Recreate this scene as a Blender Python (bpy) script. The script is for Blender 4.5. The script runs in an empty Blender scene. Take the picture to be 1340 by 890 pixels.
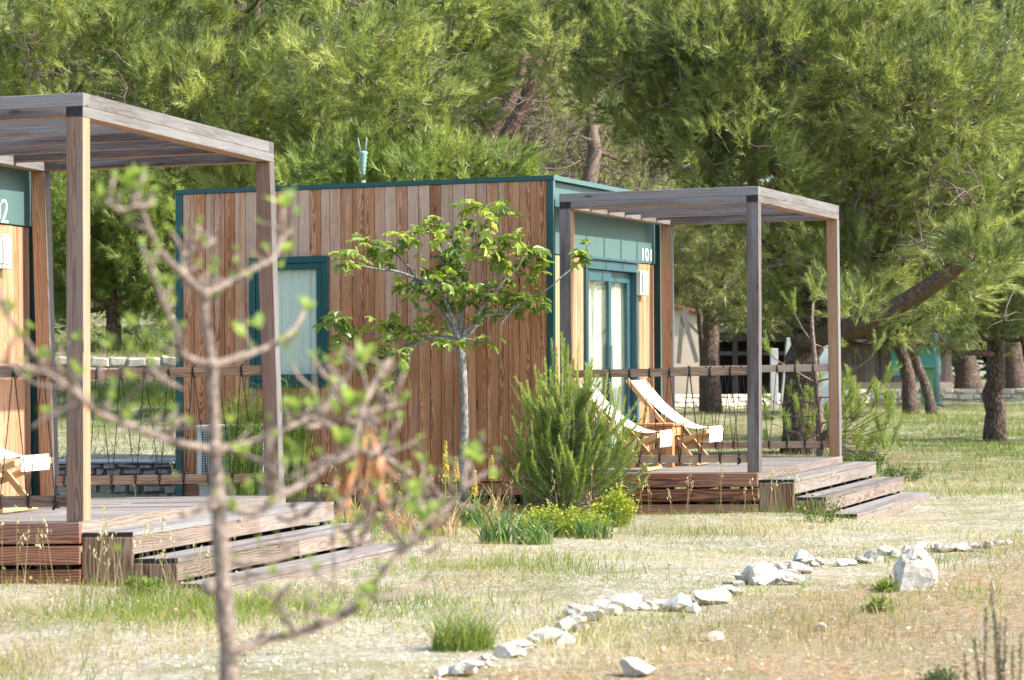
import bpy, bmesh, math, random
import numpy as np
from mathutils import Vector, Matrix
random.seed(7); RNG = np.random.default_rng(11)
SC = bpy.context.scene
COL = SC.collection
CAMZ = 1.32
F = 3683.48; PITCH = .0109; ROLL = .0029; CX, CY = 670., 445.

# ------------------------------------------------------------------ tagging
def tag(o, label=None, cat=None, group=None, kind=None):
    if label: o['label'] = label
    if cat: o['category'] = cat
    if group: o['group'] = group
    if kind: o['kind'] = kind
    return o
def empty(name, loc, label=None, cat=None, group=None):
    o = bpy.data.objects.new(name, None); COL.objects.link(o)
    o.location = loc; o.empty_display_size = .2; WL[o.name] = Vector(loc)
    return tag(o, label, cat, group)
WL = {}
def adopt(o, parent):
    """children are laid out in world coordinates; the inverse keeps them there"""
    WL[o.name] = Vector(o.location)
    if parent is not None:
        o.parent = parent
        o.matrix_parent_inverse = Matrix.Translation(-WL[parent.name])

# ------------------------------------------------------------------ photo measurements -> places
def ray(px, py):
    dx, dy = px-CX, py-CY
    c, s = math.cos(ROLL), math.sin(ROLL)
    u = c*dx - s*dy; v = s*dx + c*dy
    c, s = math.cos(PITCH), math.sin(PITCH)
    zc = -v
    return Vector((u/F, (c*F - s*zc)/F, (s*F + c*zc)/F))
def at(px, py, d):
    r = ray(px, py); t = d/r.y
    return Vector((r.x*t, d, CAMZ + r.z*t))

# ------------------------------------------------------------------ ground height
def sstep(a, b, x):
    t = np.clip((x-a)/(b-a), 0, 1); return t*t*(3-2*t)
def G(x, y):
    x = np.asarray(x, float); y = np.asarray(y, float)
    right = .0125*np.maximum(y-35, 0)
    right = np.minimum(right, .0125*75)
    t1 = .36*sstep(30.75, 31.25, y)
    left = t1 + .085*np.maximum(y-31.3, 0)
    left = np.where(y > 42.2, left*0+.36+.085*10.9+.25*sstep(42.1, 42.5, y)+.07*(y-42.2), left)
    left = np.minimum(left, 3.2)
    w = sstep(-3.2, .5, x)
    h = left*(1-w) + right*w
    und = .018*np.sin(1.3*x+.7*y)+.014*np.sin(2.1*y-.9*x+1)+.010*np.sin(3.7*x+2.9*y)
    und += .05*np.sin(.23*x+.31*y)*sstep(28, 45, y)
    h = h + und - .05*sstep(2.4, 3.2, x)*sstep(31, 27, y)*sstep(18, 21, y)
    return h
def gpt(x, y, dz=0.):
    return Vector((x, y, float(G(x, y))+dz))
def gpix(px, py):
    """where the ground is met along a sight line of the survey"""
    r = ray(px, py); t = 8.0
    while t < 150:
        p = Vector((0, 0, CAMZ)) + r*t
        if p.z <= float(G(p.x, p.y)): break
        t += .02 if t < 40 else .08
    return p

# ------------------------------------------------------------------ cabin frames (u along the long wall, v into depth, z up from deck)
LL, WW, BH, PP, HH = 1.8896, 3.8518, .1456, .1125, 2.6
GAP, WC, HC, LC, ZB = .0514, 3.9472, 2.7727, 3.8398, -.072
POSE = [(2.2409, 25.5389, CAMZ-.9306, .3111, .0140, .0088, -.0211),
        (-2.5932, 17.0364, CAMZ-.9073, .2395, .0203, -.0006, -.0803)]
def cabmap(k, shf=1.):
    X, Y, Z, yaw, tu, tv, sh = POSE[k]; sh = sh*shf
    c, s = math.cos(yaw), math.sin(yaw)
    def f(u, v, z):
        uu = u + sh*(v/WW)*(z/HH)
        return (X+uu*c+v*s, Y-uu*s+v*c, Z+z+tu*u+tv*v)
    return f
def on_plane_z(k, px, py, z=0.):
    """deck coordinates (u,v) of a measured point at height z above the deck"""
    X, Y, Z, yaw, tu, tv, sh = POSE[k]
    r = ray(px, py); O = Vector((0, 0, CAMZ))
    c, s = math.cos(yaw), math.sin(yaw)
    u = v = 0.
    for _ in range(6):
        zz = Z+z+tu*u+tv*v
        t = (zz-O.z)/r.z
        P = O+r*t; dx, dy = P.x-X, P.y-Y
        u, v = dx*c-dy*s, dx*s+dy*c
    return u, v
def on_plane_u(k, px, py, u0):
    X, Y, Z, yaw, tu, tv, sh = POSE[k]
    r = ray(px, py); c, s = math.cos(yaw), math.sin(yaw)
    # u = (x-X)c-(y-Y)s
    ue = u0
    for _ in range(5):
        t = (ue + X*c - Y*s)/(r.x*c - r.y*s)
        x, y, z = r.x*t, r.y*t, CAMZ+r.z*t
        v = (x-X)*s+(y-Y)*c; zz = z-Z-tu*u0-tv*v
        ue = u0 + .3*sh*(v/WW)*(zz/HH)
    return v, zz
def on_plane_v(k, px, py, v0):
    X, Y, Z, yaw, tu, tv, sh = POSE[k]
    r = ray(px, py); c, s = math.cos(yaw), math.sin(yaw)
    t = (v0 + X*s + Y*c)/(r.x*s + r.y*c)
    x, y, z = r.x*t, r.y*t, CAMZ+r.z*t
    u = (x-X)*c-(y-Y)*s
    return u, z-Z-tu*u-tv*v0

# ------------------------------------------------------------------ mesh builder
IDM = lambda u, v, z: (u, v, z)
class MB:
    def __init__(s): s.v = []; s.f = []; s.m = []; s.w = []; s.r = []; s.smooth = []
    def box(s, mp, u, v, z, grain='u', mat=0, fm=None, rnd=None, jit=0.):
        b = len(s.v); u, v, z = sorted(u), sorted(v), sorted(z)
        rd = random.random() if rnd is None else rnd
        off = random.random()*60
        uc, vc, zc = (sum(u)/2, sum(v)/2, sum(z)/2)
        pa, pb = random.uniform(-.07, .07), random.uniform(.01, .09)
        for i in (0, 1):
            for j in (0, 1):
                for k in (0, 1):
                    a = u[i]+random.uniform(-jit, jit); c = v[j]+random.uniform(-jit, jit); d = z[k]+random.uniform(-jit, jit)
                    s.v.append(mp(a, c, d))
                    if grain == 'u': g = (u[i]+off, v[j]-vc+pa, z[k]-zc+pb)
                    elif grain == 'v': g = (v[j]+off, u[i]-uc+pa, z[k]-zc+pb)
                    else: g = (z[k]+off, u[i]-uc+pa, v[j]-vc+pb)
                    s.w.append(g); s.r.append(rd)
        F6 = {'-u': (0, 1, 3, 2), '+u': (4, 6, 7, 5), '-v': (0, 4, 5, 1), '+v': (2, 3, 7, 6), '-z': (0, 2, 6, 4), '+z': (1, 5, 7, 3)}
        for key, q in F6.items():
            s.f.append(tuple(b+i for i in q))
            s.m.append((fm or {}).get(key, mat)); s.smooth.append(False)
        return s
    def beam(s, p0, p1, w, h, up=(0, 0, 1), mat=0, rnd=None):
        """square bar between two points"""
        p0, p1 = Vector(p0), Vector(p1); d = (p1-p0); L = d.length; d.normalize()
        side = d.cross(Vector(up)); side.normalize(); upv = side.cross(d)
        def mp(u, v, z): return tuple(p0+d*u+side*v+upv*z)
        return s.box(mp, (0, L), (-w/2, w/2), (-h/2, h/2), 'u', mat, rnd=rnd)
    def tube(s, pts, rad, n=8, mat=0, cap=True, rough=0., rnd=None):
        pts = [Vector(p) for p in pts]; b = len(s.v); m = len(pts)
        if not hasattr(rad, '__len__'): rad = [rad]*m
        rd = random.random() if rnd is None else rnd; off = random.random()*60
        ref = Vector((.31, .2, .93)) if abs((pts[-1]-pts[0]).normalized().z) < .8 else Vector((1, .1, 0))
        L = 0
        for i, p in enumerate(pts):
            t = (pts[min(i+1, m-1)]-pts[max(i-1, 0)]).normalized()
            if i: L += (p-pts[i-1]).length
            a = t.cross(ref)
            a.normalize(); c = t.cross(a)
            ref = ref - t*ref.dot(t)*.0
            for k in range(n):
                th = 2*math.pi*k/n
                rr = rad[i]*(1+random.uniform(-rough, rough))
                q = p+(a*math.cos(th)+c*math.sin(th))*rr
                s.v.append(tuple(q)); s.r.append(rd)
                s.w.append((L+off, rad[i]*math.cos(th), rad[i]*math.sin(th)))
        for i in range(m-1):
            for k in range(n):
                k2 = (k+1) % n
                s.f.append((b+i*n+k, b+i*n+k2, b+(i+1)*n+k2, b+(i+1)*n+k)); s.m.append(mat); s.smooth.append(True)
        if cap:
            s.f.append(tuple(b+k for k in reversed(range(n)))); s.m.append(mat); s.smooth.append(False)
            s.f.append(tuple(b+(m-1)*n+k for k in range(n))); s.m.append(mat); s.smooth.append(False)
        return s
    def poly(s, pts, faces, mat=0, rnd=None, smooth=False):
        b = len(s.v); rd = random.random() if rnd is None else rnd
        for p in pts: s.v.append(tuple(p)); s.r.append(rd); s.w.append(tuple(p))
        for f in faces: s.f.append(tuple(b+i for i in f)); s.m.append(mat); s.smooth.append(smooth)
        return s
    def build(s, name, mats, parent=None, origin=None, bevel=0., fixn=True):
        me = bpy.data.meshes.new(name)
        if origin is None and parent is not None: origin = WL[parent.name]
        org = Vector(origin) if origin is not None else None
        vs = s.v if org is None else [tuple(Vector(p)-org) for p in s.v]
        me.from_pydata(vs, [], s.f)
        if not isinstance(mats, (list, tuple)): mats = [mats]
        for m in mats: me.materials.append(m)
        me.polygons.foreach_set('material_index', s.m)
        me.polygons.foreach_set('use_smooth', s.smooth)
        a = me.attributes.new('wp', 'FLOAT_VECTOR', 'POINT'); a.data.foreach_set('vector', [c for w in s.w for c in w])
        a = me.attributes.new('rnd', 'FLOAT', 'POINT'); a.data.foreach_set('value', s.r)
        if fixn:
            bm = bmesh.new(); bm.from_mesh(me); bmesh.ops.recalc_face_normals(bm, faces=bm.faces); bm.to_mesh(me); bm.free()
        me.update()
        o = bpy.data.objects.new(name, me); COL.objects.link(o)
        if org is not None: o.location = org
        adopt(o, parent)
        if bevel:
            md = o.modifiers.new('edge', 'BEVEL'); md.width = bevel; md.segments = 1; md.limit_method = 'ANGLE'; md.angle_limit = .7
        return o

def big_mesh(name, verts, nper, mats, parent=None, tint=None, origin=None, matidx=None):
    """many loose polygons of nper corners each; tint: one value per polygon"""
    verts = np.ascontiguousarray(verts, dtype=np.float32)
    if origin is None and parent is not None: origin = WL[parent.name]
    if origin is not None: verts = verts - np.array(origin, np.float32)
    n = len(verts); nf = n//nper
    me = bpy.data.meshes.new(name)
    me.vertices.add(n); me.vertices.foreach_set('co', verts.ravel())
    me.loops.add(n); me.loops.foreach_set('vertex_index', np.arange(n, dtype=np.int32))
    me.polygons.add(nf)
    me.polygons.foreach_set('loop_start', np.arange(0, n, nper, dtype=np.int32))
    me.polygons.foreach_set('loop_total', np.full(nf, nper, dtype=np.int32))
    if not isinstance(mats, (list, tuple)): mats = [mats]
    for m in mats: me.materials.append(m)
    if matidx is not None: me.polygons.foreach_set('material_index', np.asarray(matidx, np.int32))
    if tint is not None:
        a = me.attributes.new('rnd', 'FLOAT', 'FACE'); a.data.foreach_set('value', np.asarray(tint, np.float32))
    me.update(calc_edges=True)
    o = bpy.data.objects.new(name, me); COL.objects.link(o)
    if origin is not None: o.location = origin
    adopt(o, parent)
    return o
# ------------------------------------------------------------------ materials
class NT:
    def __init__(s, name):
        s.m = bpy.data.materials.new(name); s.m.use_nodes = True
        s.t = s.m.node_tree; s.t.nodes.clear()
        s.out = s.n('ShaderNodeOutputMaterial')
    def n(s, typ, **kw):
        x = s.t.nodes.new(typ)
        for k, v in kw.items():
            if k.startswith('i_'):
                key = k[2:]; key = int(key) if key.isdigit() else key.replace('_', ' ')
                x.inputs[key].default_value = v
            else: setattr(x, k, v)
        return x
    def l(s, a, b): s.t.links.new(a, b)
    def attr(s, name): return s.n('ShaderNodeAttribute', attribute_name=name)
    def noise(s, vec, scale, detail=3, rough=.55, dist=0.):
        x = s.n('ShaderNodeTexNoise'); x.inputs['Scale'].default_value = scale; x.inputs['Detail'].default_value = detail
        x.inputs['Roughness'].default_value = rough; x.inputs['Distortion'].default_value = dist
        if vec is not None: s.l(vec, x.inputs['Vector'])
        return x.outputs['Fac']
    def scalev(s, vec, sc, loc=(0, 0, 0)):
        x = s.n('ShaderNodeMapping'); x.inputs['Scale'].default_value = sc; x.inputs['Location'].default_value = loc
        s.l(vec, x.inputs['Vector']); return x.outputs['Vector']
    def math(s, op, a, b=None, clamp=False):
        x = s.n('ShaderNodeMath', operation=op, use_clamp=clamp)
        for i, q in enumerate((a, b)):
            if q is None: continue
            if isinstance(q, (int, float)): x.inputs[i].default_value = q
            else: s.l(q, x.inputs[i])
        return x.outputs[0]
    def ramp(s, fac, stops, interp='LINEAR'):
        x = s.n('ShaderNodeValToRGB'); cr = x.color_ramp; cr.interpolation = interp
        while len(cr.elements) < len(stops): cr.elements.new(.5)
        for e, (p, c) in zip(cr.elements, stops):
            e.position = p; e.color = (c, c, c, 1) if isinstance(c, (int, float)) else (*c, 1)
        s.l(fac, x.inputs['Fac']); return x.outputs['Color']
    def mix(s, fac, a, b, mode='MIX'):
        x = s.n('ShaderNodeMix', data_type='RGBA', blend_type=mode)
        for sock, q in ((x.inputs[0], fac), (x.inputs[6], a), (x.inputs[7], b)):
            if isinstance(q, (int, float)): sock.default_value = q
            elif isinstance(q, (tuple, list)): sock.default_value = (*q, 1)
            else: s.l(q, sock)
        return x.outputs[2]
    def bsdf(s, color, rough=.7, spec=.3, bump=None, bstr=.3, bdist=.01, **kw):
        x = s.n('ShaderNodeBsdfPrincipled')
        if isinstance(color, (tuple, list)): x.inputs['Base Color'].default_value = (*color, 1)
        else: s.l(color, x.inputs['Base Color'])
        if isinstance(rough, (int, float)): x.inputs['Roughness'].default_value = rough
        else: s.l(rough, x.inputs['Roughness'])
        x.inputs['Specular IOR Level'].default_value = spec
        for k, v in kw.items(): x.inputs[k.replace('_', ' ')].default_value = v
        if bump is not None:
            b = s.n('ShaderNodeBump'); b.inputs['Strength'].default_value = bstr; b.inputs['Distance'].default_value = bdist
            s.l(bump, b.inputs['Height']); s.l(b.outputs[0], x.inputs['Normal'])
        return x.outputs[0]
    def done(s, sh): s.l(sh, s.out.inputs['Surface']); return s.m

def wood(name, dark, mid, light, gray=(.36, .33, .31), gray_amt=.3, ring=.5, var=.35, rough=.75, freq=420., bstr=.35, stain=0., zgrad=0.):
    n = NT(name)
    wp = n.attr('wp').outputs['Vector']; rnd = n.attr('rnd').outputs['Fac']
    warp = n.noise(n.scalev(wp, (1.6, 5, 5)), 1., 3, .5)
    warp2 = n.noise(n.scalev(wp, (5, 14, 14)), 1., 2, .5)
    sx = n.n('ShaderNodeSeparateXYZ'); n.l(wp, sx.inputs[0])
    y2 = n.math('MULTIPLY', sx.outputs[1], sx.outputs[1]); z2 = n.math('MULTIPLY', sx.outputs[2], sx.outputs[2])
    r = n.math('SQRT', n.math('ADD', y2, z2))
    r = n.math('ADD', r, n.math('MULTIPLY', warp, .085)); r = n.math('ADD', r, n.math('MULTIPLY', warp2, .012))
    rings = n.math('ADD', n.math('MULTIPLY', n.math('SINE', n.math('MULTIPLY', r, freq)), .5), .5)
    fib = n.noise(n.scalev(wp, (3, 90, 90)), 1., 4, .65)
    lon = n.noise(n.scalev(wp, (.9, 16, 16)), 1., 3, .6)
    f = n.math('ADD', n.math('MULTIPLY', rings, ring*.55), n.math('MULTIPLY', fib, .5))
    f = n.math('ADD', f, n.math('MULTIPLY', n.math('SUBTRACT', lon, .5), .7))
    f = n.math('ADD', f, n.math('MULTIPLY', n.math('SUBTRACT', rnd, .5), var))
    c = n.ramp(f, [(.12, dark), (.45, mid), (.85, light)])
    # silvered weathering in long patches
    g = n.noise(n.scalev(wp, (.8, 9, 9), (3, 1, 7)), 1., 4, .65)
    g = n.math('ADD', g, n.math('MULTIPLY', n.math('SUBTRACT', n.math('FRACT', n.math('MULTIPLY', rnd, 7.31)), .5), .35))
    if zgrad:
        pz = n.n('ShaderNodeSeparateXYZ'); n.l(n.n('ShaderNodeNewGeometry').outputs['Position'], pz.inputs[0])
        g = n.math('ADD', g, n.math('MULTIPLY', n.math('SUBTRACT', pz.outputs[2], 2.0), zgrad))
    gm = n.ramp(g, [(.62-.45*gray_amt, 0.), (.82-.35*gray_amt, 1.)])
    gc = n.mix(fib, [x*.6 for x in gray], [min(1, x*1.35) for x in gray])
    c = n.mix(n.math('MULTIPLY', gm, min(1, .35+gray_amt)), c, gc)
    # knots
    vo = n.n('ShaderNodeTexVoronoi'); vo.inputs['Scale'].default_value = 1.
    n.l(n.scalev(wp, (2.2, 9, 9)), vo.inputs['Vector'])
    k = n.ramp(vo.outputs['Distance'], [(.05, 1.), (.13, 0.)])
    c = n.mix(n.math('MULTIPLY', k, .75), c, [x*.45 for x in dark])
    if stain:
        st = n.noise(n.scalev(wp, (2.5, 3, 3), (9, 2, 4)), 1., 4, .7)
        c = n.mix(n.math('MULTIPLY', n.ramp(st, [(.5, 0.), (.72, 1.)]), stain), c, [x*.5 for x in dark])
    h = n.math('ADD', n.math('MULTIPLY', fib, .7), n.math('MULTIPLY', rings, .4))
    return n.done(n.bsdf(c, rough, .25, h, bstr, .004))

def plain(name, col, rough=.5, spec=.4, nz=.12, scale=6., metal=0., bstr=.05):
    n = NT(name); tc = n.n('ShaderNodeNewGeometry').outputs['Position']
    a = n.noise(tc, scale, 4, .6); b = n.noise(tc, scale*9, 3, .6)
    f = n.math('ADD', n.math('MULTIPLY', a, .7), n.math('MULTIPLY', b, .3))
    c = n.ramp(f, [(.3, [x*(1-nz) for x in col]), (.7, [min(1, x*(1+nz)) for x in col])])
    ro = n.math('ADD', n.math('MULTIPLY', a, .15), rough-.07)
    return n.done(n.bsdf(c, ro, spec, b, bstr, .003, Metallic=metal))

def leafy(name, cols, trans=.35, rough=.5, spec=.3, hue=None):
    """cols: ramp stops over the per-leaf random value"""
    n = NT(name); rnd = n.attr('rnd').outputs['Fac']
    c = n.ramp(rnd, cols)
    pos = n.n('ShaderNodeNewGeometry').outputs['Position']
    big = n.noise(pos, .9, 2, .5)
    c = n.mix(n.math('MULTIPLY', n.ramp(big, [(.35, 0.), (.7, 1.)]), .3), c, n.mix(1., c, (1.25, 1.1, .7), 'MULTIPLY'))
    p = n.bsdf(c, rough, spec)
    t = n.n('ShaderNodeBsdfTranslucent'); n.l(n.mix(1., c, (1.5, 1.45, .75), 'MULTIPLY'), t.inputs['Color'])
    m = n.n('ShaderNodeMixShader'); m.inputs[0].default_value = trans
    n.l(p, m.inputs[1]); n.l(t.outputs[0], m.inputs[2])
    return n.done(m.outputs[0])

def bark(name, dark, mid, light, sc=1., bstr=.8):
    n = NT(name); wp = n.attr('wp').outputs['Vector']
    pos = n.n('ShaderNodeNewGeometry').outputs['Position']
    vo = n.n('ShaderNodeTexVoronoi', feature='DISTANCE_TO_EDGE'); vo.inputs['Scale'].default_value = 1.
    w = n.n('ShaderNodeVectorMath', operation='ADD'); n.l(n.scalev(pos, (22*sc, 22*sc, 7*sc)), w.inputs[0])
    nn = n.n('ShaderNodeTexNoise'); nn.inputs['Scale'].default_value = 9*sc; n.l(pos, nn.inputs['Vector']); n.l(nn.outputs['Color'], w.inputs[1])
    n.l(w.outputs[0], vo.inputs['Vector'])
    cr = n.ramp(vo.outputs['Distance'], [(.0, 0.), (.22, 1.)])
    a = n.noise(pos, 30*sc, 5, .7); b = n.noise(pos, 5*sc, 3, .6)
    f = n.math('ADD', n.math('MULTIPLY', a, .6), n.math('MULTIPLY', b, .4))
    c = n.ramp(f, [(.3, dark), (.5, mid), (.72, light)])
    c = n.mix(n.math('MULTIPLY', n.math('SUBTRACT', 1., cr), .75), c, [x*.35 for x in dark])
    h = n.math('ADD', n.math('MULTIPLY', cr, .8), n.math('MULTIPLY', a, .4))
    return n.done(n.bsdf(c, .9, .15, h, bstr, .02))

def stone(name, dark, light, lichen=None, sc=1., bstr=.5):
    n = NT(name); pos = n.n('ShaderNodeNewGeometry').outputs['Position']; rnd = n.attr('rnd').outputs['Fac']
    a = n.noise(pos, 9*sc, 5, .65); b = n.noise(pos, 60*sc, 4, .7)
    f = n.math('ADD', n.math('MULTIPLY', a, .55), n.math('MULTIPLY', b, .35)); f = n.math('ADD', f, n.math('MULTIPLY', rnd, .18))
    c = n.ramp(f, [(.32, dark), (.62, light)])
    if lichen:
        m = n.ramp(n.noise(pos, 14*sc, 4, .6), [(.46, 0.), (.62, 1.)])
        c = n.mix(n.math('MULTIPLY', m, .75), c, lichen)
    cr = n.ramp(n.noise(pos, 4*sc, 6, .75, 1.2), [(.47, 1.), (.5, 0.), (.53, 1.)])
    c = n.mix(n.math('MULTIPLY', n.math('SUBTRACT', 1., cr), .35), c, [x*.4 for x in dark])
    return n.done(n.bsdf(c, .9, .2, n.math('ADD', a, n.math('MULTIPLY', b, .5)), bstr, .02))

M = {}
M['clad'] = wood('cladding_wood', (.15, .056, .024), (.385, .168, .076), (.54, .30, .165), gray=(.50, .40, .325), gray_amt=.20, ring=.75, var=.30, freq=820., zgrad=.10, stain=.22)
M['end_clad'] = wood('larch_wood', (.25, .115, .055), (.42, .235, .13), (.56, .36, .22), gray_amt=.02, ring=.55, var=.25, freq=460)
M['weather'] = wood('weathered_wood', (.05, .038, .033), (.125, .093, .08), (.225, .178, .155), gray=(.215, .203, .20), gray_amt=.55, ring=.4, var=.2, freq=520)
M['pale'] = wood('pale_weathered_wood', (.06, .05, .044), (.125, .108, .097), (.19, .167, .152), gray=(.175, .169, .165), gray_amt=.6, ring=.4, var=.15, freq=520)
M['brown'] = wood('brown_post_wood', (.085, .05, .036), (.18, .112, .08), (.28, .19, .14), gray=(.22, .185, .165), gray_amt=.15, ring=.5, var=.25, freq=480)
M['tan'] = wood('fresh_wood', (.22, .115, .06), (.35, .21, .125), (.44, .295, .195), gray_amt=.02, ring=.5, var=.15, freq=480)
M['fascia'] = wood('fascia_wood', (.065, .022, .012), (.215, .080, .044), (.40, .195, .11), gray=(.26, .18, .15), gray_amt=.12, ring=.75, var=.4, freq=380)
M['deck'] = wood('deck_wood', (.085, .067, .057), (.175, .143, .124), (.25, .213, .187), gray=(.235, .222, .212), gray_amt=.55, ring=.35, var=.3, freq=520, stain=.25)
M['riser'] = wood('step_wood', (.09, .062, .046), (.205, .157, .125), (.29, .235, .195), gray=(.22, .198, .18), gray_amt=.35, ring=.6, var=.25, freq=420, stain=.3)
M['chairwood'] = wood('chair_beech', (.42, .24, .11), (.60, .37, .18), (.70, .47, .26), gray_amt=0., ring=.3, var=.1, freq=600, rough=.5)
M['cratewood'] = wood('table_wood', (.28, .115, .04), (.46, .21, .08), (.58, .31, .14), gray_amt=.02, ring=.5, var=.2, freq=450)
M['shedwood'] = wood('shed_wood', (.07, .055, .05), (.15, .115, .10), (.23, .19, .17), gray=(.2, .19, .19), gray_amt=.5, ring=.3, var=.35)
M['railwood'] = wood('rail_wood', (.20, .115, .07), (.42, .275, .185), (.56, .40, .29), gray=(.42, .36, .31), gray_amt=.25, ring=.4, var=.2, freq=520)
M['cheek'] = wood('step_cheek_wood', (.075, .036, .02), (.20, .115, .065), (.32, .215, .14), gray=(.2, .17, .15), gray_amt=.15, ring=.9, var=.3, freq=360, stain=.3)
M['endgrain'] = plain('dark_end_grain', (.028, .026, .027), .8, .2, .4, 40)
M['teal'] = plain('teal_metal', (.003, .055, .055), .38, .45, .1, 4)
M['tealdoor'] = plain('teal_frame_paint', (.028, .085, .10), .4, .45, .08, 4)
M['header'] = plain('header_and_end_teal', (.075, .138, .132), .5, .4, .06, 5)
M['black'] = plain('black_cord', (.012, .012, .013), .7, .3, .2, 60)
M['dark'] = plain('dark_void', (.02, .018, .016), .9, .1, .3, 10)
M['lamp'] = plain('lamp_enamel', (.50, .52, .43), .5, .4, .05, 8)
M['lettering'] = plain('white_lettering', (.8, .8, .78), .5, .3, .03, 10)
M['canvas'] = plain('canvas_cloth', (.66, .635, .58), .9, .1, .05, 30, bstr=.15)
M['curtain'] = plain('curtain_cloth', (.80, .80, .74), .9, .05, .02, 20, bstr=0.)
M['white'] = plain('white_paint', (.74, .75, .73), .5, .4, .05, 8)
M['ac'] = plain('pale_metal', (.40, .47, .455), .45, .4, .06, 8)
M['turq'] = plain('turquoise_board', (.09, .34, .34), .5, .3, .12, 3)
M['turq2'] = plain('pale_turquoise_pole', (.17, .27, .235), .5, .3, .2, 7)
M['binplastic'] = plain('green_plastic', (.10, .28, .10), .45, .4, .1, 4)
M['redtile'] = plain('red_tile', (.34, .10, .07), .8, .2, .3, 14)
M['render'] = plain('beige_render', (.50, .43, .34), .9, .2, .12, 3)
M['concrete'] = plain('concrete', (.42, .42, .41), .9, .2, .15, 12, bstr=.3)
M['limestone'] = stone('limestone', (.30, .27, .235), (.60, .57, .51), lichen=(.36, .29, .21), sc=1.3)
M['limedirt'] = stone('earthy_limestone', (.38, .28, .19), (.62, .52, .41), sc=1.3)
M['drystone'] = stone('dry_stone', (.19, .145, .115), (.42, .335, .275), lichen=(.38, .36, .33), sc=1.5)
M['palewall'] = stone('pale_wall_stone', (.42, .36, .29), (.66, .59, .49), sc=1.2)
M['bark'] = bark('pine_bark', (.06, .042, .033), (.15, .105, .082), (.26, .20, .165))
M['limbbark'] = bark('pine_limb_bark', (.10, .06, .042), (.22, .145, .105), (.33, .25, .20), 1.6)
M['twig'] = bark('dry_twig', (.12, .085, .065), (.24, .185, .15), (.38, .32, .275), 3, .3)
M['figbark'] = bark('fig_bark', (.13, .125, .115), (.27, .265, .25), (.44, .43, .41), 2.2, .25)
M['saplingbark'] = bark('young_bark', (.15, .108, .084), (.33, .26, .213), (.50, .425, .37), 6, .4)
def needles(name, a, b, c, trans=.42): return leafy(name, [(0., a), (.5, b), (1., c)], trans, .42, .45)
M['needA'] = needles('needles_bright', (0.109, 0.147, 0.051), (0.239, 0.295, 0.094), (0.493, 0.534, 0.228))
M['needB'] = needles('needles_mid', (0.089, 0.121, 0.049), (0.197, 0.245, 0.089), (0.405, 0.443, 0.189))
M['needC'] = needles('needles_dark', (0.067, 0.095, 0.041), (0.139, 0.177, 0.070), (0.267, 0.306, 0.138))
M['needO'] = needles('needles_olive', (0.113, 0.130, 0.063), (0.226, 0.249, 0.111), (0.412, 0.427, 0.223))
M['needS'] = needles('needles_young', (0.091, 0.146, 0.037), (0.191, 0.261, 0.068), (0.345, 0.407, 0.148))
M['figleaf'] = leafy('fig_leaf', [(0., (.07, .13, .027)), (.5, (.18, .26, .05)), (1., (.36, .43, .10))], .45, .35, .5)
M['bud'] = leafy('bud_leaf', [(0., (.13, .21, .05)), (.6, (.25, .35, .10)), (1., (.46, .50, .27))], .45, .45, .3)
M['dryleaf'] = leafy('dry_leaf', [(0., (.30, .13, .06)), (.5, (.45, .23, .12)), (1., (.55, .36, .22))], .35, .7, .2)
M['grass'] = leafy('green_grass', [(0., (.065, .12, .02)), (.5, (.13, .19, .035)), (1., (.24, .27, .07))], .4, .5, .25)
M['dry'] = leafy('dry_grass', [(0., (.20, .165, .08)), (.5, (.36, .31, .17)), (1., (.52, .47, .31))], .3, .7, .15)
M['herb'] = leafy('yellow_green_herb', [(0., (.10, .17, .02)), (.5, (.22, .28, .03)), (1., (.38, .38, .05))], .4, .5, .25)
M['blade'] = leafy('sword_leaf', [(0., (.05, .11, .03)), (.5, (.10, .18, .05)), (1., (.20, .27, .11))], .35, .4, .35)
M['redblade'] = leafy('reddish_leaf', [(0., (.30, .12, .08)), (.5, (.42, .28, .17)), (1., (.50, .45, .30))], .3, .5, .3)
M['yellow'] = leafy('yellow_flower', [(0., (.42, .36, .07)), (.5, (.60, .50, .12)), (1., (.74, .66, .28))], .3, .6, .2)
M['lime'] = leafy('lime_bracts', [(0., (.26, .33, .04)), (.5, (.38, .43, .07)), (1., (.50, .50, .14))], .4, .5, .2)
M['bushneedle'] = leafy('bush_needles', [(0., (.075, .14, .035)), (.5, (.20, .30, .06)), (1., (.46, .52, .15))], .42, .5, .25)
M['pink'] = leafy('pink_flower', [(0., (.55, .32, .42)), (1., (.75, .60, .66))], .4, .6, .2)
M['reed'] = leafy('light_reed', [(0., (.10, .18, .03)), (.5, (.21, .30, .05)), (1., (.34, .40, .10))], .4, .45, .3)
M['thyme'] = leafy('dark_sprig', [(0., (.030, .055, .02)), (.5, (.06, .095, .035)), (1., (.11, .14, .07))], .25, .6, .2)
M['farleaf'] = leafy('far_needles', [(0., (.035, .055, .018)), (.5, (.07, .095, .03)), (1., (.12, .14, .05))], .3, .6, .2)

def glass(name):
    n = NT(name)
    tr = n.n('ShaderNodeBsdfTransparent'); tr.inputs[0].default_value = (.94, .97, .94, 1)
    gl = n.n('ShaderNodeBsdfGlossy'); gl.inputs['Roughness'].default_value = .02
    fr = n.n('ShaderNodeFresnel'); fr.inputs[0].default_value = 1.5
    f = n.math('MULTIPLY', fr.outputs[0], .4, True)
    m = n.n('ShaderNodeMixShader'); n.l(f, m.inputs[0]); n.l(tr.outputs[0], m.inputs[1]); n.l(gl.outputs[0], m.inputs[2])
    return n.done(m.outputs[0])
M['glass'] = glass('window_glass')

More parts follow.
